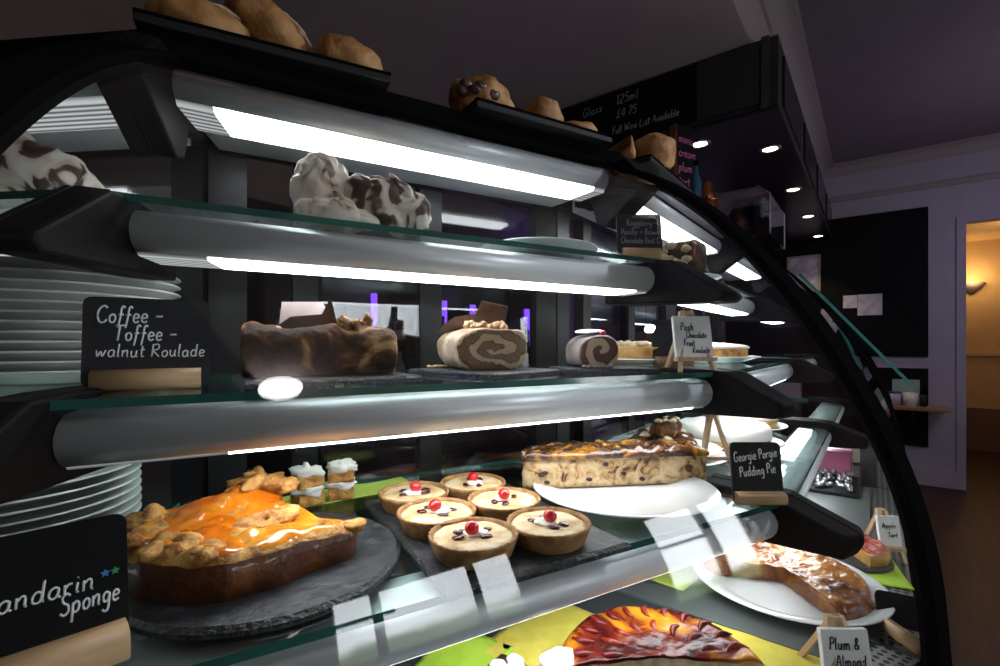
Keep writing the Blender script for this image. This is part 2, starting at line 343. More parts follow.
# ------------------------------------------------------------------ handwriting: one pen path per letter
def _p(s): return [[tuple(float(t) for t in q.split(',')) for q in st.split()] for st in s.split('|')]
GL = {k: (w, _p(s)) for k, (w, s) in {
 'a': (.5, '.4,.42 .25,.5 .08,.38 .08,.12 .22,.0 .36,.12 .4,.42 .4,.1 .5,.02'),
 'b': (.48, '.08,.95 .08,.5 .08,.05 .25,0 .4,.12 .38,.36 .22,.46 .08,.34'),
 'c': (.42, '.38,.4 .24,.5 .08,.36 .08,.12 .22,0 .38,.08'),
 'd': (.52, '.4,.4 .22,.5 .08,.34 .1,.08 .24,0 .38,.14 .42,.95 .42,.1 .5,.02'),
 'e': (.44, '.08,.24 .36,.3 .32,.46 .18,.5 .07,.34 .09,.1 .22,0 .4,.08'),
 'f': (.38, '.38,.86 .28,.96 .18,.82 .16,.3 .1,-.3|.02,.46 .34,.48'),
 'g': (.48, '.38,.42 .22,.5 .08,.36 .12,.1 .26,.06 .38,.2 .4,.44 .38,-.25 .22,-.4 .06,-.28'),
 'h': (.5, '.08,.95 .08,0|.08,.3 .22,.48 .36,.42 .38,.0'),
 'i': (.22, '.1,.46 .1,.08 .18,.0|.1,.66 .12,.7'),
 'k': (.45, '.08,.95 .08,0|.36,.46 .1,.2 .38,0'),
 'l': (.22, '.08,.96 .08,.1 .18,.0'),
 'm': (.72, '.06,.48 .08,0|.08,.3 .2,.48 .3,.4 .32,0|.32,.3 .46,.48 .58,.4 .6,.05 .68,0'),
 'n': (.48, '.06,.48 .08,0|.08,.3 .24,.48 .36,.4 .37,.05 .45,0'),
 'o': (.46, '.24,.5 .08,.36 .1,.1 .24,0 .38,.12 .38,.36 .24,.5'),
 'p': (.48, '.08,.48 .08,-.4|.08,.34 .24,.5 .4,.36 .36,.1 .22,.02 .08,.12'),
 'r': (.36, '.06,.48 .08,0|.08,.3 .2,.46 .34,.46'),
 's': (.4, '.34,.44 .2,.5 .1,.4 .2,.26 .33,.16 .26,.02 .06,.04'),
 't': (.34, '.16,.8 .14,.14 .22,0 .32,.06|.02,.52 .32,.54'),
 'u': (.5, '.06,.48 .08,.14 .2,0 .34,.12 .38,.48 .38,.1 .48,.0'),
 'v': (.42, '.04,.48 .2,.02 .38,.5'),
 'w': (.64, '.04,.48 .14,.03 .3,.4 .42,.03 .58,.5'),
 'y': (.46, '.06,.48 .1,.18 .24,.12 .38,.46|.4,.48 .34,-.2 .18,-.4 .04,-.3'),
 'z': (.42, '.06,.46 .36,.46 .06,.02 .38,.02'),
 'C': (.62, '.56,.86 .36,.98 .1,.76 .06,.36 .22,.04 .46,.04 .6,.2'),
 'T': (.6, '.02,.94 .6,.96|.3,.95 .26,.02'),
 'R': (.6, '.08,.96 .08,0|.08,.92 .36,.96 .48,.76 .36,.54 .1,.5 .54,.0'),
 'M': (.8, '.06,0 .12,.94 .38,.3 .64,.95 .7,0'),
 'S': (.52, '.48,.84 .3,.96 .1,.82 .16,.58 .4,.42 .44,.14 .24,0 .04,.12'),
 'G': (.64, '.56,.84 .34,.98 .08,.7 .08,.26 .28,0 .52,.14 .54,.42 .34,.42'),
 'P': (.52, '.1,.96 .08,0|.06,.9 .32,.98 .48,.8 .38,.54 .1,.48'),
 'F': (.52, '.1,.95 .08,0|.1,.94 .5,.96|.1,.52 .4,.54'),
 'A': (.62, '.04,0 .3,.96 .56,0|.14,.36 .46,.36'),
 'D': (.6, '.1,.95 .08,0|.06,.93 .36,.9 .52,.55 .4,.1 .08,.01'),
 'V': (.56, '.04,.95 .26,.02 .54,.96'),
 'W': (.8, '.04,.95 .2,.03 .4,.7 .56,.03 .76,.96'),
 'L': (.48, '.1,.96 .08,.03 .44,.04'),
 'B': (.54, '.1,.95 .08,0|.1,.94 .36,.94 .42,.74 .28,.54 .12,.5 .4,.46 .46,.2 .3,0 .08,.0'),
 '1': (.3, '.06,.78 .18,.95 .18,0'), '2': (.5, '.08,.8 .24,.96 .42,.8 .32,.5 .06,.02 .46,.04'),
 '5': (.5, '.44,.95 .14,.95 .1,.58 .3,.6 .44,.36 .32,.04 .08,.06'),
 '4': (.5, '.34,0 .34,.95 .06,.3 .48,.3'), '7': (.46, '.06,.94 .44,.94 .18,0'),
 '£': (.5, '.44,.84 .3,.96 .2,.7 .18,.2 .06,.02 .46,.04|.08,.46 .36,.46'),
 '.': (.18, '.08,.02 .1,.05'), '+': (.5, '.06,.4 .44,.4|.25,.6 .25,.2'), '-': (.55, '.08,.38 .5,.4'),
 '&': (.56, '.5,.02 .16,.6 .2,.86 .36,.84 .32,.6 .08,.3 .14,.02 .34,.06 .5,.34'),
}.items()}
def smooth_path(P, n=5):
    if len(P) < 3: return P
    Q = [(2 * P[0][0] - P[1][0], 2 * P[0][1] - P[1][1])] + P + [(2 * P[-1][0] - P[-2][0], 2 * P[-1][1] - P[-2][1])]
    out = []
    for i in range(1, len(Q) - 2):
        a, b, c, d = Q[i - 1:i + 3]
        for k in range(n):
            t = k / n
            out.append(tuple(.5 * (2 * b[j] + (c[j] - a[j]) * t + (2 * a[j] - 5 * b[j] + 4 * c[j] - d[j]) * t * t + (3 * b[j] - a[j] - 3 * c[j] + d[j]) * t ** 3) for j in (0, 1)))
    return out + [P[-1]]
def text_width(s): return sum(GL[c][0] + .06 if c in GL else .34 for c in s)
def write(mb, s, x, z, h, y=0, pen=None, slant=.12, tilt=0, width=None):
    """pen strokes on the plane y, left end at (x, z), cap height h"""
    pen = pen or h * .055; w = text_width(s); kx = (width / (w * h)) if width else 1
    cx = 0; ct, st = math.cos(tilt), math.sin(tilt); rnd = random.Random(s)
    for ch in s:
        if ch not in GL: cx += .34; continue
        gw, strokes = GL[ch]; jy = rnd.uniform(-.03, .03)
        for st_ in strokes:
            P = smooth_path(st_)
            pts = []
            for px, pz in P:
                X = (cx + px + slant * pz) * h * kx; Z = (pz + jy) * h
                pts.append((x + X * ct - Z * st, y, z + X * st + Z * ct))
            mb.tube(pts, pen, 5)
        cx += gw + .06

# ------------------------------------------------------------------ the display cases
Y1, XL, XR = .68, -.133, .786
G1, G2, G3, DECK = 1.372, 1.151, .942, .75
YF = {G1: .68, G2: .565, G3: .459}
def glass_v(z):                # how far back the curved glass stands at height z
    q = z - 1.1
    return ((((4.10314 * q + .10533) * q - .52986) * q + .66283) * q + .45216) * q + .34753
PROFS = [(.865, 1.628), (.825, 1.611)] + [(glass_v(1.59 - .89 * k / 90), 1.59 - .89 * k / 90) for k in range(91)]
def offset(P, d):
    out = []
    for i, p in enumerate(P):
        a = P[max(i - 1, 0)]; b = P[min(i + 1, len(P) - 1)]; tx, tz = b[0] - a[0], b[1] - a[1]; L = math.hypot(tx, tz)
        out.append((p[0] - tz / L * d, p[1] + tx / L * d))        # to the right of travel: inwards
    return out
def extrude(mb, poly, ul, ur, mi=0, smooth=False, caps=True):
    """closed polygon in (v, z) run between two mitre functions u(v)"""
    n = len(poly); vs = [(ul(v), v, z) for v, z in poly] + [(ur(v), v, z) for v, z in poly]
    fs = [(i, (i + 1) % n, n + (i + 1) % n, n + i) for i in range(n)]
    mb.add(vs, fs, mi, smooth)
    if caps: mb.add(vs, [tuple(range(n))[::-1], tuple(range(n, 2 * n))], mi)
    return mb
TUBE = [(.040, -.001), (.014, -.004), (.005, -.012), (.0005, -.022), (0, -.030), (.002, -.039), (.007, -.047), (.013, -.052)]
BR = {G1: [(.80, 1.375), (.70, 1.372), (.655, 1.367), (.55, 1.297), (.546, 1.288), (.556, 1.279), (.80, 1.288)],
      G2: [(.70, 1.156), (.60, 1.156), (.545, 1.153), (.458, 1.102), (.454, 1.090), (.463, 1.077), (.70, 1.068)],
      G3: [(.60, .950), (.50, .950), (.464, .947), (.368, .910), (.363, .896), (.372, .876), (.60, .862)]}
BRT = [(.90, 1.600), (.76, 1.600), (.715, 1.545), (.72, 1.528), (.81, 1.462), (.835, 1.470), (.85, 1.52), (.90, 1.525)]
NM = {G1: 'upper', G2: 'middle', G3: 'lower'}

def make_case(name, label, loc, rz, uL, uR, deckmat, litL={}, litR=.03, lamp_off=(), endwall=None, gl=.012, gr=.045):
    """uL, uR: the mitre planes as functions of v"""
    t = thing(name, label, 'display case', loc, rz)
    sh = lambda f, d: (lambda v: f(v) + d)
    # front glass
    P = PROFS; Q = offset(P, .008)
    fg = extrude(MB(), P + Q[::-1], sh(uL, .004), sh(uR, -.004), smooth=True).build('front_glass', M['glass'], t)
    fg.data.set_sharp_from_angle(angle=.6)
    # frame arcs
    for f, a, b in ((uL, .001, .037), (uR, -.037, -.001)):
        A = offset(P, -.007); B = offset(P, .012)
        extrude(MB(), A + B[::-1], sh(f, a), sh(f, b)).build('frame_arc', M['black'], t)
    # top
    extrude(MB(), [(.805, 1.632), (.80, 1.60), (.815, 1.585), (1.02, 1.585), (1.02, 1.632)], uL, uR).build('top_bar', M['black'], t)
    # light under the top
    e0, e1 = sh(uL, gl + .02), sh(uR, -gr)
    top = [(.955, 1.584), (.80, 1.584), (.793, 1.577), (.789, 1.565), (.790, 1.552), (.797, 1.540)]
    h = extrude(MB(), top + [(.955, 1.536)], e0, e1).build('light_housing', M['silver'], t)
    for p in h.data.polygons: p.use_smooth = abs(p.normal.x) < .5
    la, lb = sh(e0, litL.get(0, .03)), sh(e1, -litR)
    dp = [(.797, 1.5415), (.868, 1.537), (.868, 1.529), (.803, 1.533)]
    mL, mR = M['diffuser'], M['lamptop']
    extrude(MB(), dp, e0, la).build('diffuser_end', mL, h)
    extrude(MB(), dp, lb, e1).build('diffuser_end', mL, h)
    extrude(MB(), dp, la, lb).build('lamp', mR, h)
    for f, a, b in ((uL, .0, .03), (uR, -.03, .0)):
        extrude(MB(), BRT, sh(f, a), sh(f, b)).build('light_bracket', M['plastic'], t, bevel=.004)
    # shelves
    for g in (G1, G2, G3):
        y0 = YF[g]; s0, s1 = sh(uL, .02), sh(uR, -.02)
        mb = MB(); sl = [(y0, g), (y0, g - .009), (.93, g - .009), (.93, g)]
        n = 4; vs = [(s0(v), v, z) for v, z in sl] + [(s1(v), v, z) for v, z in sl]
        mb.add(vs, [(0, 1, 5, 4)], 1)
        mb.add(vs, [(1, 2, 6, 5), (3, 0, 4, 7)], 0); mb.add(vs, [(2, 3, 7, 6), (0, 3, 2, 1), (4, 5, 6, 7)], 1)
        mb.build('glass_shelf', [M['shelf'], M['shelfedge']], t)
        zt = g - .011; e0, e1 = sh(uL, gl + .024), sh(uR, -gr)
        pr = [(y0 + a, zt + b) for a, b in TUBE] + [(y0 + .019, zt - .053), (y0 + .085, zt - .055), (y0 + .085, zt - .001)]
        h = extrude(MB(), pr, e0, e1).build('light_housing', M['silver'], t)
        for p in h.data.polygons: p.use_smooth = abs(p.normal.x) < .5
        dp = [(y0 + .016, zt - .0525), (y0 + .018, zt - .0555), (y0 + .024, zt - .0565), (y0 + .072, zt - .058), (y0 + .072, zt - .0555), (y0 + .021, zt - .0535)]
        la, lb = sh(e0, litL.get(g, .03)), sh(e1, -litR)
        extrude(MB(), dp, e0, la).build('diffuser_end', mL, h)
        extrude(MB(), dp, lb, e1).build('diffuser_end', mL, h)
        extrude(MB(), dp, la, lb).build('lamp', M['lamp'], h)
        for f, a, b in ((uL, .0, gl + .022), (uR, -gr, 0.0)):
            extrude(MB(), BR[g], sh(f, a), sh(f, b)).build('shelf_bracket', M['plastic'], t, bevel=.004)
    # deck, grille and base
    extrude(MB(), [(.30, DECK), (.30, DECK - .02), (1.0, DECK - .02), (1.0, DECK)], uL, uR).build('deck', deckmat, t)
    extrude(MB(), [(.297, DECK + .004), (.297, DECK), (.345, DECK), (.345, DECK + .004)], sh(uL, .01), sh(uR, -.01)).build('vent_grille', M['vent'], t)
    extrude(MB(), [(.285, .69), (.285, -.14), (1.02, -.14), (1.02, .69)], uL, uR).build('base_cabinet', M['blackmatt'], t)
    extrude(MB(), [(.262, .735), (.262, .655), (.30, .655), (.30, .735)], uL, uR).build('bumper_rail', M['black'], t)
    extrude(MB(), [(.34, -.14), (.34, -.24), (1.0, -.24), (1.0, -.14)], uL, uR).build('plinth', M['black'], t)
    # rear frame and sliding doors
    W0, W1 = uL(1.0), uR(1.0); mb = MB()
    for zz in (DECK + .02, 1.57): mb.box(((W0 + W1) / 2, 1.0, zz), (W1 - W0, .035, .04))
    for uu, ww in ((W0 + .03, .06), (W0 + .16, .045), ((W0 + W1) / 2 + .04, .05), (W1 - .03, .06)): mb.box((uu, 1.0, 1.16), (ww, .03, .80))
    mb.build('rear_frame', M['post'], t)
    mid = (W0 + W1) / 2 + .04
    for a, b, v in ((W0 + .19, mid, .992), (mid, W1 - .06, 1.008)):
        d = MB().box(((a + b) / 2, v, 1.165), (b - a, .006, .76)).build('sliding_door', M['pane'], t)
        MB().box((a + .03 if v < 1 else b - .03, v - .012, 1.1), (.016, .018, .16)).build('door_pull', M['steel'], d)
    return t

tl, tr, te = math.tan(math.radians(18)), math.tan(math.radians(11.25)), 0.0
A_R, A_L = math.radians(22.5), -math.radians(36)
make_case('cake_display_case', 'curved glass cake display case in the middle, three lit glass shelves of cakes', (0, 0, 0), 0,
          lambda v: XL - tl * (Y1 - v), lambda v: XR + tr * (Y1 - v), M['darksteel'], litL={0: .045, G1: .07, G2: .13, G3: .10})
def seg_origin(P, a):      # where the local origin lands so that local (0, Y1) sits on P
    return (P[0] + math.sin(a) * Y1, P[1] - math.cos(a) * Y1, 0)
OR = seg_origin((XR, Y1), A_R); OL = seg_origin((XL, Y1), A_L)
def RW(u, v, z): c, s = math.cos(A_R), math.sin(A_R); return (OR[0] + u * c - v * s, OR[1] + u * s + v * c, z)
def LW(u, v, z): c, s = math.cos(A_L), math.sin(A_L); return (OL[0] + u * c - v * s, OL[1] + u * s + v * c, z)
LEN = .93
make_case('cake_display_case', 'curved glass case angled away behind the right-hand black arch', OR, A_R,
          lambda v: -tr * (Y1 - v), lambda v: LEN, M['lightdeck'])
make_case('cake_display_case', 'farthest curved glass case past the second arch, toward the far wall', RW(LEN, 0, 0), A_R,
          lambda v: .0, lambda v: .85, M['darksteel'])
make_case('cake_display_case', 'curved glass case round the left corner, holding stacks of white plates', OL, A_L,
          lambda v: -.85, lambda v: tl * (Y1 - v), M['darksteel'], gl=.045, gr=.012, litR=.33)

# ------------------------------------------------------------------ cakes
def polar(R, a0, a1, zb, ztop, nr=18, na=64, full=False):
    """solid of a round cake or a wedge of one; R(a), ztop(x, y, r/R)"""
    mb = MB(); vs = []; fs_t = []; fs_s = []; fs_b = []
    cnt = na if full else na + 1
    for i in range(nr + 1):
        for k in range(cnt):
            a = a0 + (a1 - a0) * k / na; r = R(a) * i / nr; x, y = r * math.cos(a), r * math.sin(a)
            vs.append((x, y, ztop(x, y, i / nr)))
    T = len(vs)
    for k in range(cnt):
        a = a0 + (a1 - a0) * k / na; r = R(a); vs.append((r * math.cos(a), r * math.sin(a), zb))
    vs.append((0, 0, zb)); Z = len(vs) - 1
    for i in range(nr):
        for k in range(na):
            k2 = (k + 1) % cnt; fs_t.append((i * cnt + k, i * cnt + k2, (i + 1) * cnt + k2, (i + 1) * cnt + k))
    for k in range(na):
        k2 = (k + 1) % cnt
        fs_s.append((nr * cnt + k, nr * cnt + k2, T + k2, T + k)); fs_b.append((Z, T + k2, T + k))
    mb.add(vs, fs_t, 1, True); mb.add(vs, fs_s, 0, True); mb.add(vs, fs_b, 0)
    if not full:
        f1 = [i * cnt for i in range(nr + 1)]; f2 = [i * cnt + na for i in range(nr + 1)]
        mb.add(vs, [tuple(f1) + (T, Z), (tuple(f2) + (T + na, Z))[::-1]], 2)
    return mb
def fr(x, y, z=0, o=3): return noise.fractal(Vector((x, y, z)), 1, 2, o)

def slate_disc(label, loc, R, th=.009):
    t = thing('slate_board', label, 'slate', loc)
    rr = lambda a: R * (1 + .012 * fr(math.cos(a) * 3, math.sin(a) * 3, loc[0] * 9))
    n = 72; po = [(rr(2 * PI * k / n) * math.cos(2 * PI * k / n), rr(2 * PI * k / n) * math.sin(2 * PI * k / n)) for k in range(n)]
    pi_ = [(x * .965, y * .965) for x, y in po]; mb = MB()
    vs = [(x, y, 0) for x, y in po] + [(x, y, th * .55) for x, y in po] + [(x, y, th) for x, y in pi_]
    mb.add(vs, [(i, (i + 1) % n, n + (i + 1) % n, n + i) for i in range(n)] + [(n + i, n + (i + 1) % n, 2 * n + (i + 1) % n, 2 * n + i) for i in range(n)], 1)
    mb.add(vs, [tuple(range(2 * n, 3 * n)), tuple(range(n))[::-1]], 0)
    mb.build('board', [M['slate'], M['slateedge']], t); return t
def slate_rect(label, loc, lx, ly, rz=0, th=.008):
    t = thing('slate_tray', label, 'slate', loc, rz); P = []
    for (x0, y0), (x1, y1) in zip([(-1, -1), (1, -1), (1, 1), (-1, 1)], [(1, -1), (1, 1), (-1, 1), (-1, -1)]):
        for k in range(14):
            f = k / 14; x = (x0 + (x1 - x0) * f) * lx / 2; y = (y0 + (y1 - y0) * f) * ly / 2; q = 1 + .008 * fr(x * 60, y * 60, 3)
            P.append((x * q, y * q))
    n = len(P); mb = MB(); vs = [(x, y, 0) for x, y in P] + [(x, y, th * .6) for x, y in P] + [(x * .975, y * .965, th) for x, y in P]
    mb.add(vs, [(i, (i + 1) % n, n + (i + 1) % n, n + i) for i in range(n)] + [(n + i, n + (i + 1) % n, 2 * n + (i + 1) % n, 2 * n + i) for i in range(n)], 1)
    mb.add(vs, [tuple(range(2 * n, 3 * n)), tuple(range(n))[::-1]], 0)
    mb.build('board', [M['slate'], M['slateedge']], t); return t
def plate(label, loc, R, group=None, h=.016):
    t = MB().lathe([(0, .002), (R * .55, .002), (R * .6, 0), (R * .66, .002), (R * .97, h - .001), (R, h), (R * .985, h + .0022), (R * .72, .0065), (R * .66, .0045), (0, .0045)], n=72).build('plate', M['china'], None, loc=loc)
    return tag(t, label, 'plate', group)

# mandarin sponge on its slate ------------------------------------------------
slate_disc('round chipped slate board under the orange mandarin sponge', (.045, .628, G3), .150)
cake = thing('mandarin_sponge', 'broken orange-glazed mandarin sponge cake on the round slate', 'cake', (.010, .640, G3 + .0092))
def mand_top(x, y, f):
    n = fr(x * 16 + 2, y * 16 + 5, .3, 4)
    z = .046 + .008 * n + .006 * max(0, fr(x * 34, y * 34, 2.2)) * (1 if f < .96 else .2)
    z += .026 * math.exp(-((x - .012) ** 2 + (y - .055) ** 2) / .0014) + .012 * math.exp(-((x + .052) ** 2 + (y - .02) ** 2) / .0012)
    z -= .018 * math.exp(-((x - .105) ** 2 + (y + .02) ** 2) / .0022)
    return z * (1 if f < .9 else 1 - (f - .9) * 2.2)
def mand_R(a):
    a = (a + PI) % (2 * PI) - PI
    r = .104 + .004 * fr(math.cos(a) * 4, math.sin(a) * 4, 8)
    r += .032 * math.exp(-((a + .42) / .33) ** 2)               # the wedge left reaching to the right
    r -= .050 * math.exp(-((a - .42) / .40) ** 2)               # the eaten part behind it
    return r
body = polar(mand_R, 0, 2 * PI, 0, mand_top, 26, 110, True)
body.build('sponge', [M['spongeside'], M['spongelump']], cake)
gt = lambda x, y, f: max(mand_top(x, y, f) + .0015 + .003 * max(-.6, fr(x * 26 + 9, y * 26, 4.4)), .02) + (0 if f < .97 else -.004)
g = polar(lambda a: mand_R(a) * .985, 0, 2 * PI, .03, gt, 26, 110, True)
g.build('orange_glaze', [M['glaze'], M['glaze']], cake)
mb = MB()
for x, y, s, sd in ((-.080, .020, .017, 1), (.028, .060, .022, 2), (.030, -.010, .018, 3), (-.060, -.058, .015, 4), (.092, -.030, .013, 5), (.124, -.050, .010, 6), (-.088, -.020, .016, 8), (-.028, -.080, .012, 9), (.06, -.055, .014, 11)):
    mb.blob((x, y, mand_top(x, y, .5) - .004), (s * 1.7, s * 1.4, s * .55), s * .9, 45, sd, 40, 24)
mb.build('crust_lump', M['spongelump'], cake)

# cherry tarts ----------------------------------------------------------------
slate_rect('rectangular slate tray carrying the six cherry tarts', (.318, .612, G3), .25, .335)
TZ = G3 + .0084
def tart_proto(loc, label):
    t = thing('cherry_tart', label, 'tart', loc, 0, 'cherry tarts on the slate tray')
    sh = MB(); n = 64; vs = []; prof = [(.0, 0), (.043, 0), (.045, .002), (.0525, .0215), (.0535, .025), (.0515, .026), (.0495, .023), (.0485, .0205)]
    for i, (r, z) in enumerate(prof):
        for k in range(n):
            fl = .0008 * math.cos(k * PI) if 2 <= i <= 5 else 0; a = 2 * PI * k / n
            vs.append(((r + fl) * math.cos(a), (r + fl) * math.sin(a), z))
    sh.add(vs, [(i * n + k, i * n + (k + 1) % n, (i + 1) * n + (k + 1) % n, (i + 1) * n + k) for i in range(len(prof) - 1) for k in range(n)], 0, True)
    sh.build('pastry_shell', M['pastry'], t)
    polar(lambda a: .0492, 0, 2 * PI, .014, lambda x, y, f: .0225 + .0018 * fr(x * 60, y * 60, 1) - (.003 if f > .97 else 0), 10, 40, True).build('almond_filling', [M['icing'], M['icing']], t)
    MB().blob((-.004, -.003, .0235), (.015, .013, .0035), .004, 90, 2, 24, 12).build('cream_dollop', M['cream'], t)
    c = MB().blob((.002, .000, .0310), (.0090, .0088, .0080), .001, 60, 3, 22, 14).build('cherry', M['cherry'], t)
    mb = MB()
    for x, y, sd in ((-.018, -.008, 1), (.02, .004, 2), (.014, -.013, 3), (-.012, .013, 4)): mb.blob((x, y, .0234), (.0078, .0052, .0022), .002, 200, sd, 12, 8)
    mb.build('berry_bits', M['berry'], t); return t
T_POS = [(.250, .708, 'back left corner', 0), (.352, .710, 'back right corner', 1.2), (.248, .611, 'middle of the left row', 2.5), (.354, .611, 'middle of the right row', 4.1), (.256, .515, 'front left corner, nearest the glass', 3.0), (.357, .503, 'front right corner', 5.2)]
tp = None
for x, y, w, a in T_POS:
    lb = f'cherry-topped almond tart, {w} of the slate tray'
    if tp is None: tp = q = tart_proto((x, y, TZ), lb)
    else: q = copy_tree(tp); q['label'] = lb
    q.location = (x, y, TZ); q.rotation_euler.z = a

# bread pudding pie -----------------------------------------------------------
plate('large round white plate under the Georgie Porgie pudding pie', (.590, .612, G3), .155)
pie = thing('pudding_pie', 'half of a bread pudding pie with caramelised top, cut face forward', 'pie', (.605, .642, G3 + .0075), math.radians(-22))
def slabform(hx, d, h, n=46, amp=.002, sd=0, z0=0.0, zt=None, inset=0):
    """half-round block: straight cut face at y = 0, rounded behind"""
    po = []
    for k in range(n + 1):
        f = -1 + 2 * k / n; po.append((f * hx, 0))
    m = 30
    for k in range(1, m):
        a = PI * k / m; po.append((hx * math.cos(a), d * math.sin(a) ** .75))
    return po
po = slabform(.170, .085, .058)
n = len(po); mb = MB(); vs = []; rows = 9; H = .060
for j in range(rows):
    z = H * j / (rows - 1)
    for x, y in po:
        q = 1 + .02 * fr(x * 30, z * 60, y * 30); w = .0022 * fr(x * 70, z * 70, 5)
        vs.append((x * q, y * q - w - .004 * j / rows, z + (.004 * fr(x * 25, y * 25, 7) if j == rows - 1 else 0)))
mb.add(vs, [(j * n + i, j * n + (i + 1) % n, (j + 1) * n + (i + 1) % n, (j + 1) * n + i) for j in range(rows - 1) for i in range(n)], 0, True)
mb.add(vs, [tuple(range(n))[::-1], tuple((rows - 1) * n + i for i in range(n))], 0)
mb.build('pudding', M['pieside'], pie)
mb = MB(); nx, ny = 70, 22; vs = []
for j in range(ny + 1):
    for i in range(nx + 1):
        f = -1 + 2 * i / nx; x = f * .1715; dm = .086 * max(0, 1 - f * f) ** .4; y = -.0085 + (dm + .0085) * j / ny
        e = min(1, min(j, ny - j) / 2, min(i, nx - i) / 2)
        z = H - .003 + e * (.007 + .006 * fr(x * 28, y * 40, 3) + .005 * max(0, fr(x * 60, y * 90, 6)))
        vs.append((x, y, z))
mb.add(vs, [(j * (nx + 1) + i, j * (nx + 1) + i + 1, (j + 1) * (nx + 1) + i + 1, (j + 1) * (nx + 1) + i) for j in range(ny) for i in range(nx)], 0, True)
vb = [(x, y, H - .010) for x, y, z in vs]; 
ring = [i for i in range(nx + 1)] + [j * (nx + 1) + nx for j in range(1, ny + 1)] + [ny * (nx + 1) + i for i in range(nx - 1, -1, -1)] + [j * (nx + 1) for j in range(ny - 1, 0, -1)]
rv = [vs[i] for i in ring] + [vb[i] for i in ring]; rn = len(ring)
mb.add(rv, [(i, (i + 1) % rn, rn + (i + 1) % rn, rn + i) for i in range(rn)] + [tuple(range(rn, 2 * rn))], 0, True)
mb.build('caramel_crust', M['pietop'], pie)
mb = MB()
for k in range(7): mb.blob((random.uniform(-.15, .15), -.0045, random.uniform(.008, .046)), (.006, .0025, .0035), .001, 150, k, 10, 7)
mb.build('raisin', M['raisin'], pie)['kind'] = 'stuff'

# roulades --------------------------------------------------------------------
def roll(name, label, loc, rz, L, w, h, coat, amp, endmats, seed=0, n=40, seg=40, sq=.8):
    """a rolled sponge lying along local x, cut faces at both ends"""
    t = thing(name, label, 'roulade', loc, rz); prof = []
    for k in range(n):
        a = 2 * PI * k / n; y = math.copysign(abs(math.cos(a)) ** sq, math.cos(a)) * w / 2; z = h / 2 + math.copysign(abs(math.sin(a)) ** sq, math.sin(a)) * h / 2
        prof.append((y, max(0, z * 1.06 - h * .06)))
    mb = MB(); vs = []
    for i in range(seg + 1):
        x = -L / 2 + L * i / seg; e = min(i, seg - i); k_ = 1 - (.06 if e == 0 else .02 if e == 1 else 0)
        for y, z in prof:
            d = fr(x * 22 + seed, y * 22, z * 22) * amp
            vs.append((x, y * k_ * (1 + d / w * 2), max(0, h / 2 + (z - h / 2) * k_ * (1 + d / h * 2) if z > .004 else z)))
    mb.add(vs, [(i * n + k, i * n + (k + 1) % n, (i + 1) * n + (k + 1) % n, (i + 1) * n + k) for i in range(seg) for k in range(n)], 0, True)
    mb.build('rolled_sponge', coat, t)
    for s in (0, seg):
        rim = vs[s * n:(s + 1) * n]; x0 = rim[0][0]; sg = -1 if s == 0 else 1; c = (x0 + sg * .003, 0, h / 2); m2 = MB()
        R = [rim] + [[(x0 + sg * .003 + .0012 * fr(y * 90, z * 90, 4), y * f, h / 2 + (z - h / 2) * f) for _, y, z in rim] for f in (.94, .6, .3)]
        vv = [p for q in R for p in q] + [c]
        fs = [(i * n + k, i * n + (k + 1) % n, (i + 1) * n + (k + 1) % n, (i + 1) * n + k) for i in range(3) for k in range(n)] + [(3 * n + k, 3 * n + (k + 1) % n, 4 * n) for k in range(n)]
        m2.add(vv, fs, 0, True); m2.build('cut_face', endmats, t)
    return t
def shard(poly, th, name, m, parent, loc, rot):
    mb = MB(); n = len(poly); vs = [(x, -th / 2 + .003 * math.sin(x * 60), z) for x, z in poly] + [(x, th / 2 + .003 * math.sin(x * 60), z) for x, z in poly]
    mb.add(vs, [tuple(range(n)), tuple(range(n, 2 * n))[::-1]] + [(i, n + i, n + (i + 1) % n, (i + 1) % n) for i in range(n)])
    o = mb.build(name, m, parent); o.location = loc; o.rotation_euler = rot; return o
slate_rect('thin dark slate under the coffee toffee walnut roulade', (.118, .690, G2), .215, .16, math.radians(4))
r1 = roll('coffee_roulade', 'dark brown coffee roulade topped with walnuts, long side forward', (.114, .702, G2 + .0085), math.radians(-5), .188, .090, .068, M['coffeeroll'], .007, M['coffeeroll'], 3, sq=.9)
shard([(-.045, 0), (.028, -.004), (.04, .012), (.032, .052), (.020, .026), (-.02, .02)], .003, 'chocolate_shard', M['choc'], r1, (-.02, -.008, .058), (-.2, 0, 0))
shard([(-.04, 0), (.045, 0), (.02, .05), (-.035, .045)], .003, 'chocolate_sheet', M['milkchoc'], r1, (-.015, .028, .058), (-.35, 0, .05))
mb = MB()
for k in range(9): mb.blob((.022 + .038 * random.random(), random.uniform(-.025, .012), .066 + .012 * random.random()), (.008, .0065, .0075), .005, 130, k, 14, 10)
for k in range(5): mb.blob((-.075 + .03 * random.random(), random.uniform(-.02, .012), .060), (.007, .006, .004), .004, 130, k + 20, 12, 8)
mb.build('walnut_pieces', M['walnut'], r1)['kind'] = 'stuff'
slate_rect('thin dark slate under the cream swirl roulade', (.385, .735, G2), .17, .20, math.radians(20))
r2 = roll('cream_roulade', 'pale frosted roulade showing its brown cream swirl at the cut end', (.386, .752, G2 + .0085), math.radians(-99), .135, .128, .068, M['beigefrost'], .007, M['spiral'], 11)
shard([(-.03, 0), (.03, 0), (.034, .046), (-.012, .052)], .003, 'chocolate_shard', M['choc'], r2, (.02, .005, .064), (.15, .1, 1.2))
shard([(-.05, 0), (.02, .004), (.03, .022), (-.01, .024), (-.03, .016)], .003, 'chocolate_shard', M['choc'], r2, (-.035, -.02, .070), (.1, -.2, 1.3))
mb = MB()
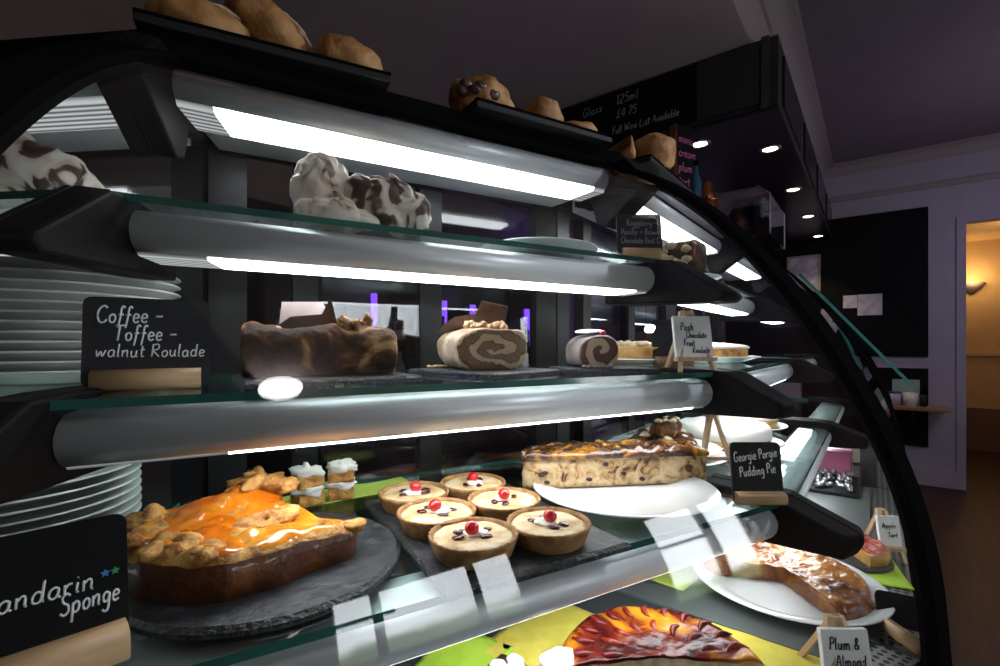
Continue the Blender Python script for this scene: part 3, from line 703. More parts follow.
for k in range(16): mb.blob((.035 + random.uniform(-.035, .028), random.uniform(-.03, .028), .067 + .01 * random.random()), (.007, .006, .006), .004, 120, k, 12, 8)
mb.build('nut_crumble', M['crumb'], r2)['kind'] = 'stuff'
mb = MB()
for k in range(60):
    x, y = random.uniform(.31, .47), random.uniform(.80, .825)
    mb.blob((x, y, G2 + .0105), (.004, .0035, .0022), .001, 90, k, 7, 5)
tag(mb.build('cake_crumbs', M['crumb']), 'scattered brown crumbs behind the cream roulade', 'crumbs')['kind'] = 'stuff'
slate_rect('thin dark slate under the small chocolate fruit roulade', (.598, .675, G2), .17, .12, math.radians(-20))
r3 = roll('fruit_roulade', 'small chocolate roulade with red fruit filling and a white disc on top', (.590, .695, G2 + .0085), math.radians(-108), .080, .074, .058, M['greyfrost'], .004, M['spiral2'], 23)
MB().blob((-.005, 0, .066), (.030, .024, .003), .003, 50, 3, 26, 8).build('chocolate_disc', M['canvas'], r3).rotation_euler = (.1, .1, 0)
MB().blob((.026, .010, .062), (.008, .007, .006), .002, 80, 4, 14, 10).build('berry', M['cherry'], r3)
mb = MB()
for k in range(26): mb.blob((random.uniform(.545, .60), random.uniform(.64, .66), G2 + .011), (.006, .005, .003), .002, 90, k, 8, 6)
tag(mb.build('chocolate_curls', M['milkchoc']), 'chocolate curls scattered on the slate by the small fruit roulade', 'chocolate')['kind'] = 'stuff'

# meringues on the upper shelf --------------------------------------------------
def meringue(label, loc, d, rot, m, seed):
    t = thing('meringue', label, 'meringue', loc)
    R = (Matrix.Rotation(rot[2], 3, 'Z') @ Matrix.Rotation(rot[1], 3, 'Y') @ Matrix.Rotation(rot[0], 3, 'X'))
    MB().blob((0, 0, 0), d, .012, 24, seed, 84, 52, rot=R, pw=.8).build('meringue_shell', M[m], t)
    mb = MB()
    for k in range(3):
        c = R @ Vector((d[0] * (.2 - .3 * k), -d[1] * .30, d[2] * (.80 - .05 * k)))
        mb.blob(c, (d[0] * .46, d[1] * .40, d[2] * .26), .007, 40, seed + k + 5, 36, 22, rot=R @ Matrix.Rotation(.6 - .5 * k, 3, 'Y'))
    mb.build('whipped_peak', M[m], t); return t
meringue('big pale meringue standing on edge at the back of the pile', (.130, .775, G1 + .060), (.052, .034, .050), (0, -.25, .5), 'meringue', 2)
meringue('chocolate-streaked meringue leaning on the right of the pile', (.222, .748, G1 + .047), (.072, .034, .036), (.2, .30, -.15), 'meringueswirl', 5)
meringue('flat meringue piece lying at the bottom front of the pile', (.145, .738, G1 + .020), (.062, .028, .019), (0, .05, 0), 'meringue', 9)
meringue('grey meringue heap on the left case upper shelf', LW(-.235, .80, G1 + .058), (.085, .06, .052), (0, .1, 0), 'meringueswirl', 13)
plate('white plate on the upper shelf before the chalk sign', (.54, .80, G1), .12)

# signs -----------------------------------------------------------------------
def chalk_sign(name, label, loc, rz, w, h, lines, base=(.10, .022), tilt=.14, slope=0, board='chalk', ink='ink', basemat='wood', lift=.008, rounded=.008):
    t = thing(name, label, 'sign', loc, rz)
    R = Matrix.Rotation(-tilt, 4, 'X'); po = []
    for cx, cz, a0 in ((w / 2 - rounded, rounded, -PI / 2), (w / 2 - rounded, h - rounded, 0), (-w / 2 + rounded, h - rounded, PI / 2), (-w / 2 + rounded, rounded, PI)):
        for k in range(5): a = a0 + PI / 2 * k / 4; po.append((cx + rounded * math.cos(a), cz + rounded * math.sin(a)))
    n = len(po); mb = MB(); vs = [(x, -.002, z) for x, z in po] + [(x, .002, z) for x, z in po]
    mb.add(vs, [tuple(range(n)), tuple(range(n, 2 * n))[::-1]] + [(i, n + i, n + (i + 1) % n, (i + 1) % n) for i in range(n)])
    b = mb.build('board', M[board], t); b.location = (0, 0, lift); b.rotation_euler.x = -tilt
    for txt, x, z, hh, ww, ik in lines:
        m2 = MB(); write(m2, txt, x, z, hh, -.0024, width=ww, tilt=slope)
        m2.build('chalk_writing', M[ik or ink], b)
    if base:
        L, r = base; mb = MB(); pr = []
        for k in range(20):
            a = 2 * PI * k / 20; pr.append((r * .62 * math.copysign(abs(math.cos(a)) ** .7, math.cos(a)), r / 2 + r / 2 * math.copysign(abs(math.sin(a)) ** .7, math.sin(a))))
        nn = len(pr); vs = [(-L / 2, y, z) for y, z in pr] + [(L / 2, y, z) for y, z in pr]
        mb.add(vs, [(i, (i + 1) % nn, nn + (i + 1) % nn, nn + i) for i in range(nn)], 0, True); mb.add(vs, [tuple(range(nn))[::-1], tuple(range(nn, 2 * nn))], 1)
        o = mb.build('wooden_base', [M[basemat], M['wooddark']], t); o.location.y = -.004
    return t
chalk_sign('chalk_sign', 'chalkboard sign reading Coffee Toffee Walnut Roulade in a wooden base', (-.0755, .655, G2), math.radians(2), .116, .098,
           [('Coffee -', -.047, .070, .019, .060, None), ('Toffee -', -.032, .050, .018, .058, None), ('walnut Roulade', -.047, .032, .0145, .100, None)], base=(.098, .023), lift=.004)
t = chalk_sign('chalk_sign', 'black chalkboard sign reading Mandarin Sponge at the lower left', (-.146, .483, G3), math.radians(17), .155, .105,
           [('Mandarin', -.014, .0505, .0165, .070, None), ('Sponge', .034, .036, .0165, .038, None)], base=(.150, .030), board='chalkdark', lift=.010)
bd = [c for c in kids(t) if c.name.startswith('board')][0]
for dx, ik in ((.0625, 'blueink'), (.069, 'greenink')):
    po = [((.0034 if k % 2 == 0 else .0016) * math.sin(PI * k / 5), (.0034 if k % 2 == 0 else .0016) * math.cos(PI * k / 5)) for k in range(10)]
    mb = MB(); vs = [(dx + x, -.0022, .0595 + z) for x, z in po] + [(dx + x, -.0032, .0595 + z) for x, z in po]
    mb.add(vs, [tuple(range(10))[::-1], tuple(range(10, 20))] + [(i, (i + 1) % 10, 10 + (i + 1) % 10, 10 + i) for i in range(10)]); mb.build('star_mark', M[ik], bd)
chalk_sign('chalk_sign', 'small chalkboard reading Georgie Porgie Pudding Pie beside the white plate', (.752, .472, G3), math.radians(-30), .082, .094,
           [('Georgie Porgie', -.036, .062, .016, .072, None), ('Pudding Pie', -.028, .038, .016, .060, None)], base=(.078, .020), lift=.004, slope=.13)
chalk_sign('chalk_sign', 'faded chalkboard about vanilla and chocolate at the right of the upper shelf', (.722, .70, G1), math.radians(-26), .092, .082,
           [('Raggyberry -', -.026, .058, .013, .062, 'greyink'), ('Vanilla + Brown', -.039, .039, .013, .080, 'greyink'), ('Chocolate Dust C', -.039, .021, .013, .080, 'greyink')], base=(.075, .022), lift=.012)
chalk_sign('chalk_sign', 'blank dark chalkboard behind the easel on the middle shelf', RW(.075, .70, G2), math.radians(-30), .085, .10, [], base=(.08, .024), basemat='wooddark', lift=.006)
chalk_sign('chalk_sign', 'dark chalkboard lying back by the arch at the right end of the deck', RW(.0, .318, DECK + .005), math.radians(-60), .06, .05, [], base=None, board='chalkdark', tilt=.7, lift=0)

def easel_sign(name, label, loc, rz, w, h, lines, leg=.04, tilt=.2):
    t = thing(name, label, 'sign', loc, rz); 
    b = MB().box((0, 0, h / 2), (w, .008, h)).build('canvas_board', M['canvas'], t, bevel=.001); b.location = (0, 0, leg); b.rotation_euler.x = -tilt
    for txt, x, z, hh, ww in lines:
        m2 = MB(); write(m2, txt, x, z, hh, -.0044, width=ww, pen=hh * .06); m2.build('pen_writing', M['blackink'], b)
    MB().box((0, -.004, leg - .003), (w * 1.04, .018, .007)).build('easel_tray', M['easelwood'], t)
    tp_ = (0, .012 + math.sin(tilt) * (h + leg), leg + h * 1.12)
    for s in (-1, 1): MB().bar((s * w * .46, -.012, 0), (s * w * .10, tp_[1] - .002, tp_[2]), .008, .007).build('easel_leg', M['easelwood'], t)
    MB().bar((-w * .3, .07, 0), tp_, .008, .007).build('easel_leg', M['easelwood'], t)
    MB().box((0, tp_[1], tp_[2] - .006), (w * .34, .012, .012)).build('easel_head', M['easelwood'], t)
    return t
easel_sign('easel_sign', 'white easel sign reading Posh Chocolate Fruit Roulade', (.748, .592, G2), math.radians(-24), .072, .078,
           [('Posh', -.024, .050, .015, .026), ('Chocolate', -.014, .036, .012, .040), ('Fruit', -.020, .021, .013, .022), ('Roulade', -.004, .008, .011, .034)], leg=.026)
easel_sign('easel_sign', 'white easel sign reading Plum & Almond Tart at the bottom right', (.700, .318, DECK + .001), math.radians(-30), .062, .062,
           [('Plum &', -.022, .038, .015, .040), ('Almond', -.016, .018, .014, .040), ('Tart', -.010, .002, .011, .024)], leg=.014)
easel_sign('easel_sign', 'small white sign reading Apple Tart on a peg, far right of the deck', RW(.29, .325, DECK + .005), math.radians(-34), .042, .06,
           [('Apple', -.015, .036, .010, .028), ('Tart', -.006, .018, .010, .020)], leg=.03)
t = thing('easel', 'bare wooden easel behind the Georgie Porgie chalkboard', 'easel', RW(.025, .60, G3), math.radians(-34))
for s in (-1, 1): MB().bar((s * .034, -.012, 0), (s * .004, .02, .125), .008, .007).build('easel_leg', M['easelwood'], t)
MB().bar((0, .075, 0), (0, .02, .125), .008, .007).build('easel_leg', M['easelwood'], t)
MB().box((0, -.002, .035), (.07, .016, .007)).build('easel_tray', M['easelwood'], t)
t = thing('wooden_sign_base', 'empty round wooden sign base lying on the deck grille', 'sign base', RW(-.055, .318, DECK + .0055), math.radians(-118))
mb = MB(); mb.tube([(-.030, 0, .011), (.030, 0, .011)], .011, 20); mb.build('dowel', M['wood'], t)
MB().box((0, 0, .0218), (.052, .003, .002)).build('card_slot', M['wooddark'], t)

# white cakes and napkins at the back of the lower shelf ------------------------
def napkin(label, loc, rz, lx, ly, m, curl=.006, seed=0):
    mb = MB(); n = 16; vs = []
    for j in range(n + 1):
        for i in range(n + 1):
            x = -lx / 2 + lx * i / n; y = -ly / 2 + ly * j / n
            vs.append((x, y, .0015 + max(0, curl * fr(x * 12 + seed, y * 12, seed)) * (abs(i - n / 2) + abs(j - n / 2)) / n))
    k = (n + 1) ** 2; fs = [(j * (n + 1) + i, j * (n + 1) + i + 1, (j + 1) * (n + 1) + i + 1, (j + 1) * (n + 1) + i) for j in range(n) for i in range(n)]
    vs2 = [(x, y, z - .0012) for x, y, z in vs]
    mb.add(vs, fs, 0, True); mb.add(vs2, [f[::-1] for f in fs], 0, True)
    b = [i for i in range(n + 1)] + [j * (n + 1) + n for j in range(1, n + 1)] + [n * (n + 1) + i for i in range(n - 1, -1, -1)] + [j * (n + 1) for j in range(n - 1, 0, -1)]
    rv = [vs[i] for i in b] + [vs2[i] for i in b]; rn = len(b)
    mb.add(rv, [(i, (i + 1) % rn, rn + (i + 1) % rn, rn + i) for i in range(rn)])
    o = mb.build('napkin', M[m]); o.location = loc; o.rotation_euler.z = rz
    return tag(o, label, 'napkin')
napkin('pale green napkin at the back of the lower shelf behind the slates', (.185, .855, G3 + .0005), .1, .22, .07, 'nappale', seed=2)
def slice_stack(label, loc, rz, seed):
    t = thing('layer_cake_slice', label, 'cake', loc, rz); z = 0
    for k in range(2):
        MB().box((0, 0, z + .010), (.042, .036, .020)).build('sponge_layer', M['spongelump'], t, bevel=.003)
        MB().blob((0, 0, z + .024), (.025, .021, .010), .010, 90, seed + k, 20, 12).build('cream_layer', M['cream'], t); z += .028
    return t
slice_stack('white-topped layer cake slice on the green napkin, left one', (.112, .822, G3 + .003), .3, 1)
slice_stack('white-topped layer cake slice on the green napkin, right one near the tarts', (.166, .832, G3 + .003), -.2, 4)

# right-hand case contents --------------------------------------------------------
g = 'cake plates in the angled case'
plate('white cake plate with brown brownies in the angled case lower shelf', RW(.11, .735, G3 + .014), .125, h=.014)
for k, (x, y, z, s, w) in enumerate([(-.055, -.03, .018, .030, 'left end, front row'), (0, -.045, .018, .032, 'middle, front row'), (.055, -.02, .018, .03, 'right end, front row'), (-.03, .035, .018, .032, 'left, back row'), (.04, .045, .018, .03, 'right, back row'), (-.022, -.012, .052, .03, 'upper left, topped with cream'), (.034, -.005, .050, .028, 'upper right, topped with cream')]):
    P = RW(.11 + x, .735 + y, G3 + .019 + z); t = thing('brownie', f'dark nut brownie on the stacked plates behind the pudding pie, {w}', 'brownie', P, 0, 'brownies behind the pudding pie')
    MB().blob((0, 0, 0), (s, s * .85, .018), .009, 40, k, 20, 14, pw=.7).build('brownie_body', M['coffeeroll'], t)
    mb = MB()
    for q in range(3): mb.blob((random.uniform(-.5, .5) * s, random.uniform(-.5, .3) * s, .017), (.011, .008, .005), .003, 60, k * 3 + q, 10, 7)
    mb.build('cream_nuts', M['cheese'], t)['kind'] = 'stuff'
plate('white plate under the brownie plate in the angled case', RW(.11, .73, G3 + .0005), .135, h=.013)
plate('white plate under the cream gateau in the angled case', RW(.34, .66, G3 + .0005), .14)
c = thing('cream_gateau', 'white cream gateau on a biscuit base in the angled case lower shelf', 'cake', RW(.34, .66, G3 + .006))
MB().lathe([(0, 0), (.108, 0), (.11, .004), (.11, .026), (0, .026)], n=40).build('biscuit_base', M['pastryside'], c)
polar(lambda a: .112, 0, 2 * PI, .022, lambda x, y, f: .052 + .006 * fr(x * 30, y * 30, 2) - (.01 if f > .95 else 0), 14, 48, True).build('cream_topping', [M['cream'], M['cream']], c)
plate('white plate under the meringue pie in the angled case lower shelf, farther back', RW(.64, .68, G3 + .0005), .13)
c = thing('meringue_pie', 'white topped pie farther along the angled case lower shelf', 'cake', RW(.64, .68, G3 + .006))
MB().lathe([(0, 0), (.095, 0), (.105, .03), (0, .03)], n=40).build('pie_crust', M['pastryside'], c)
MB().blob((0, 0, .034), (.10, .10, .022), .012, 30, 3, 40, 18).build('meringue_top', M['cream'], c)
plate('white plate under the fruit crumble in the angled case middle shelf', RW(.12, .80, G2 + .0005), .11)
c = thing('crumble_tart', 'deep tart with cream lumps behind the easel on the middle shelf', 'cake', RW(.12, .80, G2 + .006))
MB().lathe([(0, 0), (.088, 0), (.096, .038), (.09, .04), (0, .036)], n=40).build('tart_case', M['pastryside'], c)
mb = MB()
for k in range(22): a = 2.4 * k; r = .018 * math.sqrt(k); mb.blob((r * math.cos(a), r * math.sin(a), .042), (.013, .013, .010), .004, 60, k, 12, 8)
mb.build('cream_lumps', M['cheese'], c)['kind'] = 'stuff'
MB().blob((.05, -.03, .055), (.013, .013, .011), .002, 50, 2, 14, 10).build('berry', M['cherry'], c)
plate('white plate under the pale sponge in the angled case middle shelf', RW(.45, .72, G2 + .0005), .13)
c = thing('sponge_cake', 'pale sponge cake with white icing on the angled case middle shelf', 'cake', RW(.45, .72, G2 + .006))
MB().lathe([(0, 0), (.095, 0), (.098, .02), (.098, .032), (0, .034)], n=40).build('sponge', M['spongelump'], c)
MB().blob((0, 0, .036), (.099, .099, .014), .006, 30, 4, 40, 14).build('icing', M['cream'], c)
r4 = roll('nut_roulade', 'brown nut roulade on the angled case upper shelf beside the faded sign', RW(.175, .715, G1 + .001), math.radians(-75), .09, .085, .070, M['coffeeroll'], .006, M['coffeeroll'], 31)
mb = MB()
for k in range(14): mb.blob((random.uniform(-.03, .04), -.045 + random.uniform(-.02, .01), .01 + .045 * random.random()), (.012, .009, .008), .004, 80, k, 10, 7)
mb.build('nut_topping', M['cheese'], r4)['kind'] = 'stuff'
plate('white plate on the angled case upper shelf past the nut roulade', RW(.42, .80, G1 + .0005), .12)

# far end of the deck
for k, (u, v, h, cc, w) in enumerate(((1.02, .46, .09, 'pinkbox', 'pink wrapped gift box nearest the arch on the far deck'), (1.17, .47, .075, 'mauvebox', 'mauve wrapped gift box behind the pink one on the far deck'), (1.31, .46, .09, 'creambox', 'cream gift box last in the row on the far deck'))):
    t = thing('gift_box', w, 'box', RW(u, v, DECK + .0045), A_R + .2 * k); MB().box((0, 0, h / 2), (.11, .10, h)).build('box_body', M[cc], t, bevel=.003)
    MB().box((0, 0, h / 2), (.018, .102, h + .002)).build('ribbon', M['canvas'], t)
t = thing('foil_chocolate_tray', 'dark tray heaped with silver foil chocolates on the far deck', 'chocolates', RW(.86, .47, DECK + .0045), A_R)
MB().box((0, 0, .006), (.24, .16, .012)).build('tray_base', M['blackmatt'], t, bevel=.003)
mb = MB(); rn = random.Random(4)
for k in range(70): mb.blob((rn.uniform(-.11, .11), rn.uniform(-.07, .07), .018 + .012 * rn.random()), (.010, .009, .007), .003, 70, k, 8, 6)
mb.build('foil_chocolates', M['steel'], t)['kind'] = 'stuff'

# lower deck ------------------------------------------------------------------------
napkin('bright yellow napkin left of the plum tart on the deck', (.440, .590, DECK + .0008), math.radians(22), .19, .17, 'napyellow', seed=1)
napkin('yellow napkin right of the plum tart beneath the glazed tart plate', (.655, .405, DECK + .0008), math.radians(30), .15, .17, 'napyellow', seed=3)
napkin('pale yellow napkin behind the glazed tart under the bracket', RW(-.02, .70, DECK + .0055), .3, .15, .17, 'nappale', seed=5)
napkin('lime green napkin on the deck beside the cream bun, bottom edge', (.278, .610, DECK + .0008), math.radians(35), .15, .11, 'naplime', seed=6, curl=.03)
napkin('lime green napkin under the strawberry tart at the right', RW(.225, .385, DECK + .0055), .6, .17, .15, 'naplime', seed=8)
extr = MB()
extr.prism([(-.165, .36), (.90, .36), (.90, .97), (-.165, .97)], DECK + .0002, DECK + .0042)
o = extr.build('deck_tray', M['lightdeck']); o.location = OR; o.rotation_euler.z = A_R
tag(o, 'pale steel deck tray under the glazed toffee tart', 'tray')
slate_disc('dark round slate under the plum almond tart', (.492, .436, DECK + .001), .142)
p = thing('plum_tart', 'half plum and almond tart with dark glossy glaze, cut face forward', 'tart', (.492, .436, DECK + .0102), math.radians(-28))
ptop = lambda x, y, f: (.036 + .003 * fr(x * 30, y * 30, 2)) * (1 if f < .93 else 1 - (f - .93) * 4)
polar(lambda a: .132, -.12, PI + .12, 0, lambda x, y, f: ptop(x, y, f) - .002, 14, 60).build('almond_base', [M['pastryside'], M['plumtop'], M['cheese']], p)
polar(lambda a: .127, -.10, PI + .10, .025, lambda x, y, f: ptop(x, y, f) + .0015, 20, 80).build('plum_glaze', [M['plumtop'], M['plumtop'], M['plumtop']], p)
mb = MB()
for ring, cnt in ((.104, 12), (.066, 8)):
    for k in range(cnt):
        a = .1 + (PI - .2) * k / (cnt - 1); c = Vector((ring * math.cos(a), ring * math.sin(a), .0385))
        pts = []
        for q in range(7): f = (q - 3) / 3; pts.append(c + Vector((math.cos(a) * f * .016 - math.sin(a) * .006 * (1 - f * f), math.sin(a) * f * .016 + math.cos(a) * .006 * (1 - f * f), -.0015 * abs(f))))
        mb.tube(pts, [.0008, .0028, .004, .0045, .004, .0028, .0008], 8)
mb.build('plum_slices', M['plumslice'], p)
c = thing('cream_bun', 'white cream topped bun beside the yellow napkin at the bottom edge', 'cake', (.378, .505, DECK + .001))
MB().lathe([(0, 0), (.030, 0), (.034, .006), (.034, .012), (0, .012)], n=30).build('paper_case', M['blackmatt'], c)
MB().blob((0, 0, .026), (.033, .033, .022), .009, 40, 6, 36, 22).build('cream_top', M['cream'], c)
c = thing('cream_slice', 'black and white cream slice left of the cream bun', 'cake', (.305, .540, DECK + .002), .4)
MB().box((0, 0, .010), (.085, .055, .020)).build('chocolate_base', M['choc'], c, bevel=.004)
mb = MB()
for k in range(7): mb.blob((-.035 + .012 * k, .012 * math.sin(k * 2.1), .022), (.011, .013, .006), .004, 60, k, 12, 8)
mb.build('cream_piping', M['cream'], c)
plate('large white plate under the glazed toffee tart on the deck', RW(.030, .482, DECK + .0045), .158, h=.020)
c = thing('toffee_tart', 'shiny toffee glazed tart with a big piece missing on the right-hand deck', 'tart', RW(.035, .485, DECK + .012), A_R)
ttop = lambda x, y, f: (.024 + .003 * fr(x * 28, y * 28, 1) + .004 * max(0, fr(x * 60, y * 60, 5))) * (1 if f < .90 else 1 - ((f - .90) / .1) ** 2 * .55)
tc0, tc1 = math.radians(-138), math.radians(112)
polar(lambda a: .136 + .003 * fr(math.cos(a) * 3, math.sin(a) * 3, 2), tc0, tc1, 0, lambda x, y, f: ttop(x, y, f) - .002, 14, 90).build('pastry_base', [M['toffee'], M['toffee'], M['toffee']], c)
polar(lambda a: .133, tc0 + .02, tc1 - .02, .008, lambda x, y, f: ttop(x, y, f) + .003, 22, 110).build('toffee_glaze', [M['toffee'], M['toffee'], M['toffee']], c)
slate_disc('black round slate under the strawberry tart', RW(.250, .392, DECK + .0075), .072)
c = thing('strawberry_tart', 'glossy red strawberry tart on a black slate under the bracket tip', 'tart', RW(.250, .392, DECK + .0167), 0)
polar(lambda a: .066, -2.2, 2.4, 0, lambda x, y, f: .022, 6, 40).build('pastry_base', [M['pastryside'], M['pastryside'], M['pastryside']], c)
polar(lambda a: .063, -2.15, 2.35, .014, lambda x, y, f: .027 + .007 * max(-.3, fr(x * 60, y * 60, 2)) - (.006 if f > .93 else 0), 16, 60).build('strawberry_topping', [M['straw']] * 3, c)
mb = MB(); mb.tube([(.02 * math.cos(a), .012 * math.sin(a), .040 + .012 * math.sin(a)) for a in [k * .3 for k in range(16)]], .0035, 8)
mb.build('apple_peel', M['cheese'], c)

# plates in the left-hand case -------------------------------------------------------
def plate_stack(u, v, z0, R, cnt, where, pitch):
    p0 = None; ords = ['lowest', 'second', 'third', 'fourth', 'fifth', 'sixth', 'seventh', 'eighth', 'ninth', 'tenth', 'eleventh', 'twelfth', 'thirteenth', 'fourteenth']
    for k in range(cnt):
        lb = ('topmost' if k == cnt - 1 else ords[k] if k == 0 else ords[k] + ' from bottom') + f' white plate of {where}'
        if p0 is None: p0 = q = plate(lb, LW(u, v, z0), R, 'white plates in ' + where.replace('the ', ''))
        else: q = p0.copy(); COL.objects.link(q); q['label'] = lb
        q.location = LW(u, v, z0 + pitch * k)
plate_stack(-.165, .80, G2 + .0005, .135, 12, 'the tall stack behind the coffee sign', .0118)
plate_stack(-.215, .775, G3 + .0005, .140, 7, 'the low stack on the left case lower shelf', .0122)

# trays and scones on top ---------------------------------------------------------------
TOPZ = 1.6325
def top_tray(label, loc, rz, lx, ly):
    t = thing('black_tray', label, 'tray', loc, rz)
    MB().box((0, 0, .006), (lx, ly, .012)).build('tray_base', M['blackmatt'], t, bevel=.002)
    mb = MB()
    for s in (-1, 1): mb.box((0, s * (ly / 2 - .003), .014), (lx, .006, .005)); mb.box((s * (lx / 2 - .003), 0, .014), (.006, ly, .005))
    mb.build('tray_rim', M['black'], t); return t
top_tray('black tray of three scones on top of the case, near left', (.068, .888, TOPZ), math.radians(-3), .345, .205)
top_tray('black tray in the middle of the case top holding the chocolate chip scone', (.555, .875, TOPZ), 0, .325, .20)
top_tray('black tray farther right on the case top behind the arch', RW(.29, .865, TOPZ), A_R, .34, .20)
SZ = TOPZ + .0125
def scone(label, loc, d, rot=(0, 0, 0), seed=0, flour=False, chips=0):
    t = thing('scone', label, 'scone', loc); R = Matrix.Rotation(rot[2], 3, 'Z') @ Matrix.Rotation(rot[1], 3, 'Y') @ Matrix.Rotation(rot[0], 3, 'X')
    MB().blob((0, 0, d[2] * .9), d, .010, 24, seed, 44, 28, rot=R, flat=0.0 if rot[1] == 0 else None, pw=.85).build('scone_body', M['scone'], t)
    if flour:
        c = R @ Vector((d[0] * .25, -d[1] * .25, d[2] * .80)); MB().blob(c + Vector((0, 0, d[2] * .9)), (d[0] * .55, d[1] * .5, d[2] * .22), .006, 60, seed + 3, 26, 14, rot=R).build('sugar_dusting', M['flour'], t)
    if chips:
        mb = MB(); rn = random.Random(seed)
        for k in range(chips):
            a = -2.05 + rn.uniform(-.55, .55); h = rn.uniform(-.3, .25); c = Vector((d[0] * math.cos(a) * math.cos(h) * 1.02, d[1] * math.sin(a) * math.cos(h) * 1.02, d[2] * (.9 + math.sin(h))))
            mb.blob(c, (.014, .010, .011), .002, 80, k, 12, 8)
        mb.build('chocolate_chips', M['choc'], t)
    return t
scone('flat fruit scone at the left of the near tray', (-.032, .858, SZ), (.066, .052, .034), (0, 0, .2), 1, True)
scone('scone leaning up on its edge in the near tray', (.058, .865, SZ + .030), (.072, .052, .034), (0, .62, .1), 4, True)
scone('round golden scone at the right of the near tray', (.178, .842, SZ), (.058, .050, .034), (0, 0, 0), 6)
scone('chocolate chip scone at the left of the middle tray', (.440, .852, SZ), (.064, .056, .042), (0, 0, 0), 9, False, 6)
scone('sugar dusted scone at the right of the middle tray', (.578, .845, SZ), (.046, .044, .036), (0, 0, .3), 12, True)
scone('low flat scone at the far right end of the middle tray', (.668, .835, SZ), (.042, .04, .020), (0, 0, 0), 14)
scone('round scone on the far tray behind the arch', RW(.228, .800, SZ), (.056, .052, .046), (0, 0, .4), 17)
scone('small roll on the case top between the two front trays', (.345, .93, TOPZ), (.035, .035, .022), (0, 0, 0), 19)
t = thing('pastry_triangle', 'triangular pastry on the far tray beside the round scone', 'pastry', RW(.075, .815, SZ), A_R + .4)
MB().prism([(-.055, -.02), (.045, -.03), (.03, .04)], 0, .026).build('pastry_body', M['scone'], t, bevel=.006)
t = thing('vanilla_twig', 'thin dark twig sticking up from the flat fruit scone', 'twig', (-.012, .870, SZ + .055))
mb = MB(); mb.tube([(-.004, 0, 0), (0, 0, .02), (-.002, .004, .035)], .002, 6); mb.tube([(0, 0, .004), (.02, 0, .010), (.03, .002, .006)], .002, 6); mb.build('stem', M['twig'], t)

# ornaments standing on the case tops
t = thing('lettered_card', 'dark standing card with rows of pink lettering above the far tray', 'card', RW(.60, .84, TOPZ), A_R - .45)
MB().box((0, 0, .135), (.075, .022, .27)).build('card', M['chalkdark'], t)
for k, wd_ in enumerate(['menu', 'cream', 'plum', 'tart', 'tea']):
    mb = MB(); write(mb, wd_, -.03, .215 - .045 * k, .028, -.0115, pen=.0022); mb.build('pink_lettering', M['pinkink'], t)
MB().box((-.04, 0, .135), (.008, .024, .27)).build('orange_spine', M['copper'], t)
t = thing('blue_bottle', 'slim blue bottle next to the pink lettered card', 'bottle', RW(.74, .84, TOPZ))
MB().lathe([(0, 0), (.018, 0), (.02, .01), (.02, .13), (.009, .16), (.009, .19), (0, .19)], n=20).build('bottle_glass', M['bluecap'], t)
MB().lathe([(.0095, .186), (.011, .188), (.011, .205), (0, .205)], n=16).build('cap', M['black'], t)
t = thing('copper_shaker', 'copper cocktail shaker on the case top past the pink lettered card', 'shaker', RW(.90, .84, TOPZ))
MB().lathe([(0, 0), (.030, 0), (.040, .012), (.045, .06), (.040, .09), (.032, .10)], n=28).build('shaker_body', M['copper'], t)
MB().lathe([(.034, .10), (.036, .105), (.030, .13), (.018, .145), (.018, .165), (.012, .175), (0, .176)], n=28).build('shaker_lid', M['copper'], t)
t = thing('glass_flap', 'flat tilted glass flap raised in front of the farthest case, green edges', 'glass panel', OR, A_R)
extrude(MB(), [(.600, 1.505), (.232, 1.046), (.240, 1.041), (.608, 1.500)], lambda v: 1.42, lambda v: 1.78).build('flap_pane', [M['glass']], t)
extrude(MB(), [(.598, 1.506), (.230, 1.045), (.239, 1.039), (.607, 1.500)], lambda v: 1.417, lambda v: 1.4195).build('edge_strip', M['tealedge'], t)
for u in (1.5, 1.7): MB().bar((u, .56, 1.46), (u, .63, 1.46), .012, .012).build('hinge', M['steel'], t)
t = thing('acrylic_box', 'clear acrylic cake cover standing on the far case top', 'box', RW(1.32, .80, TOPZ), A_R)
mb = MB(); a, b, h = .19, .13, .21
P0 = [(-a, -b, 0), (a, -b, 0), (a, b, 0), (-a, b, 0)]; P1 = [(-a, -b, h * .75), (a, -b, h * .75), (a, b, h * .75), (-a, b, h * .75)]; P2 = [(-a * .72, -b * .6, h), (a * .72, -b * .6, h), (a * .72, b * .6, h), (-a * .72, b * .6, h)]
vs = P0 + P1 + P2; fs = [(i, (i + 1) % 4, 4 + (i + 1) % 4, 4 + i) for i in range(4)] + [(4 + i, 4 + (i + 1) % 4, 8 + (i + 1) % 4, 8 + i) for i in range(4)] + [(8, 9, 10, 11)]
mb.add(vs, fs); ob = mb.build('cover', M['acrylic'], t); sd = ob.modifiers.new('solid', 'SOLIDIFY'); sd.thickness = .005
mb = MB()
for i in range(4): mb.tube([vs[i], vs[4 + i], vs[8 + i]], .003, 6)
mb.build('edge_seams', M['cbottle'], t)

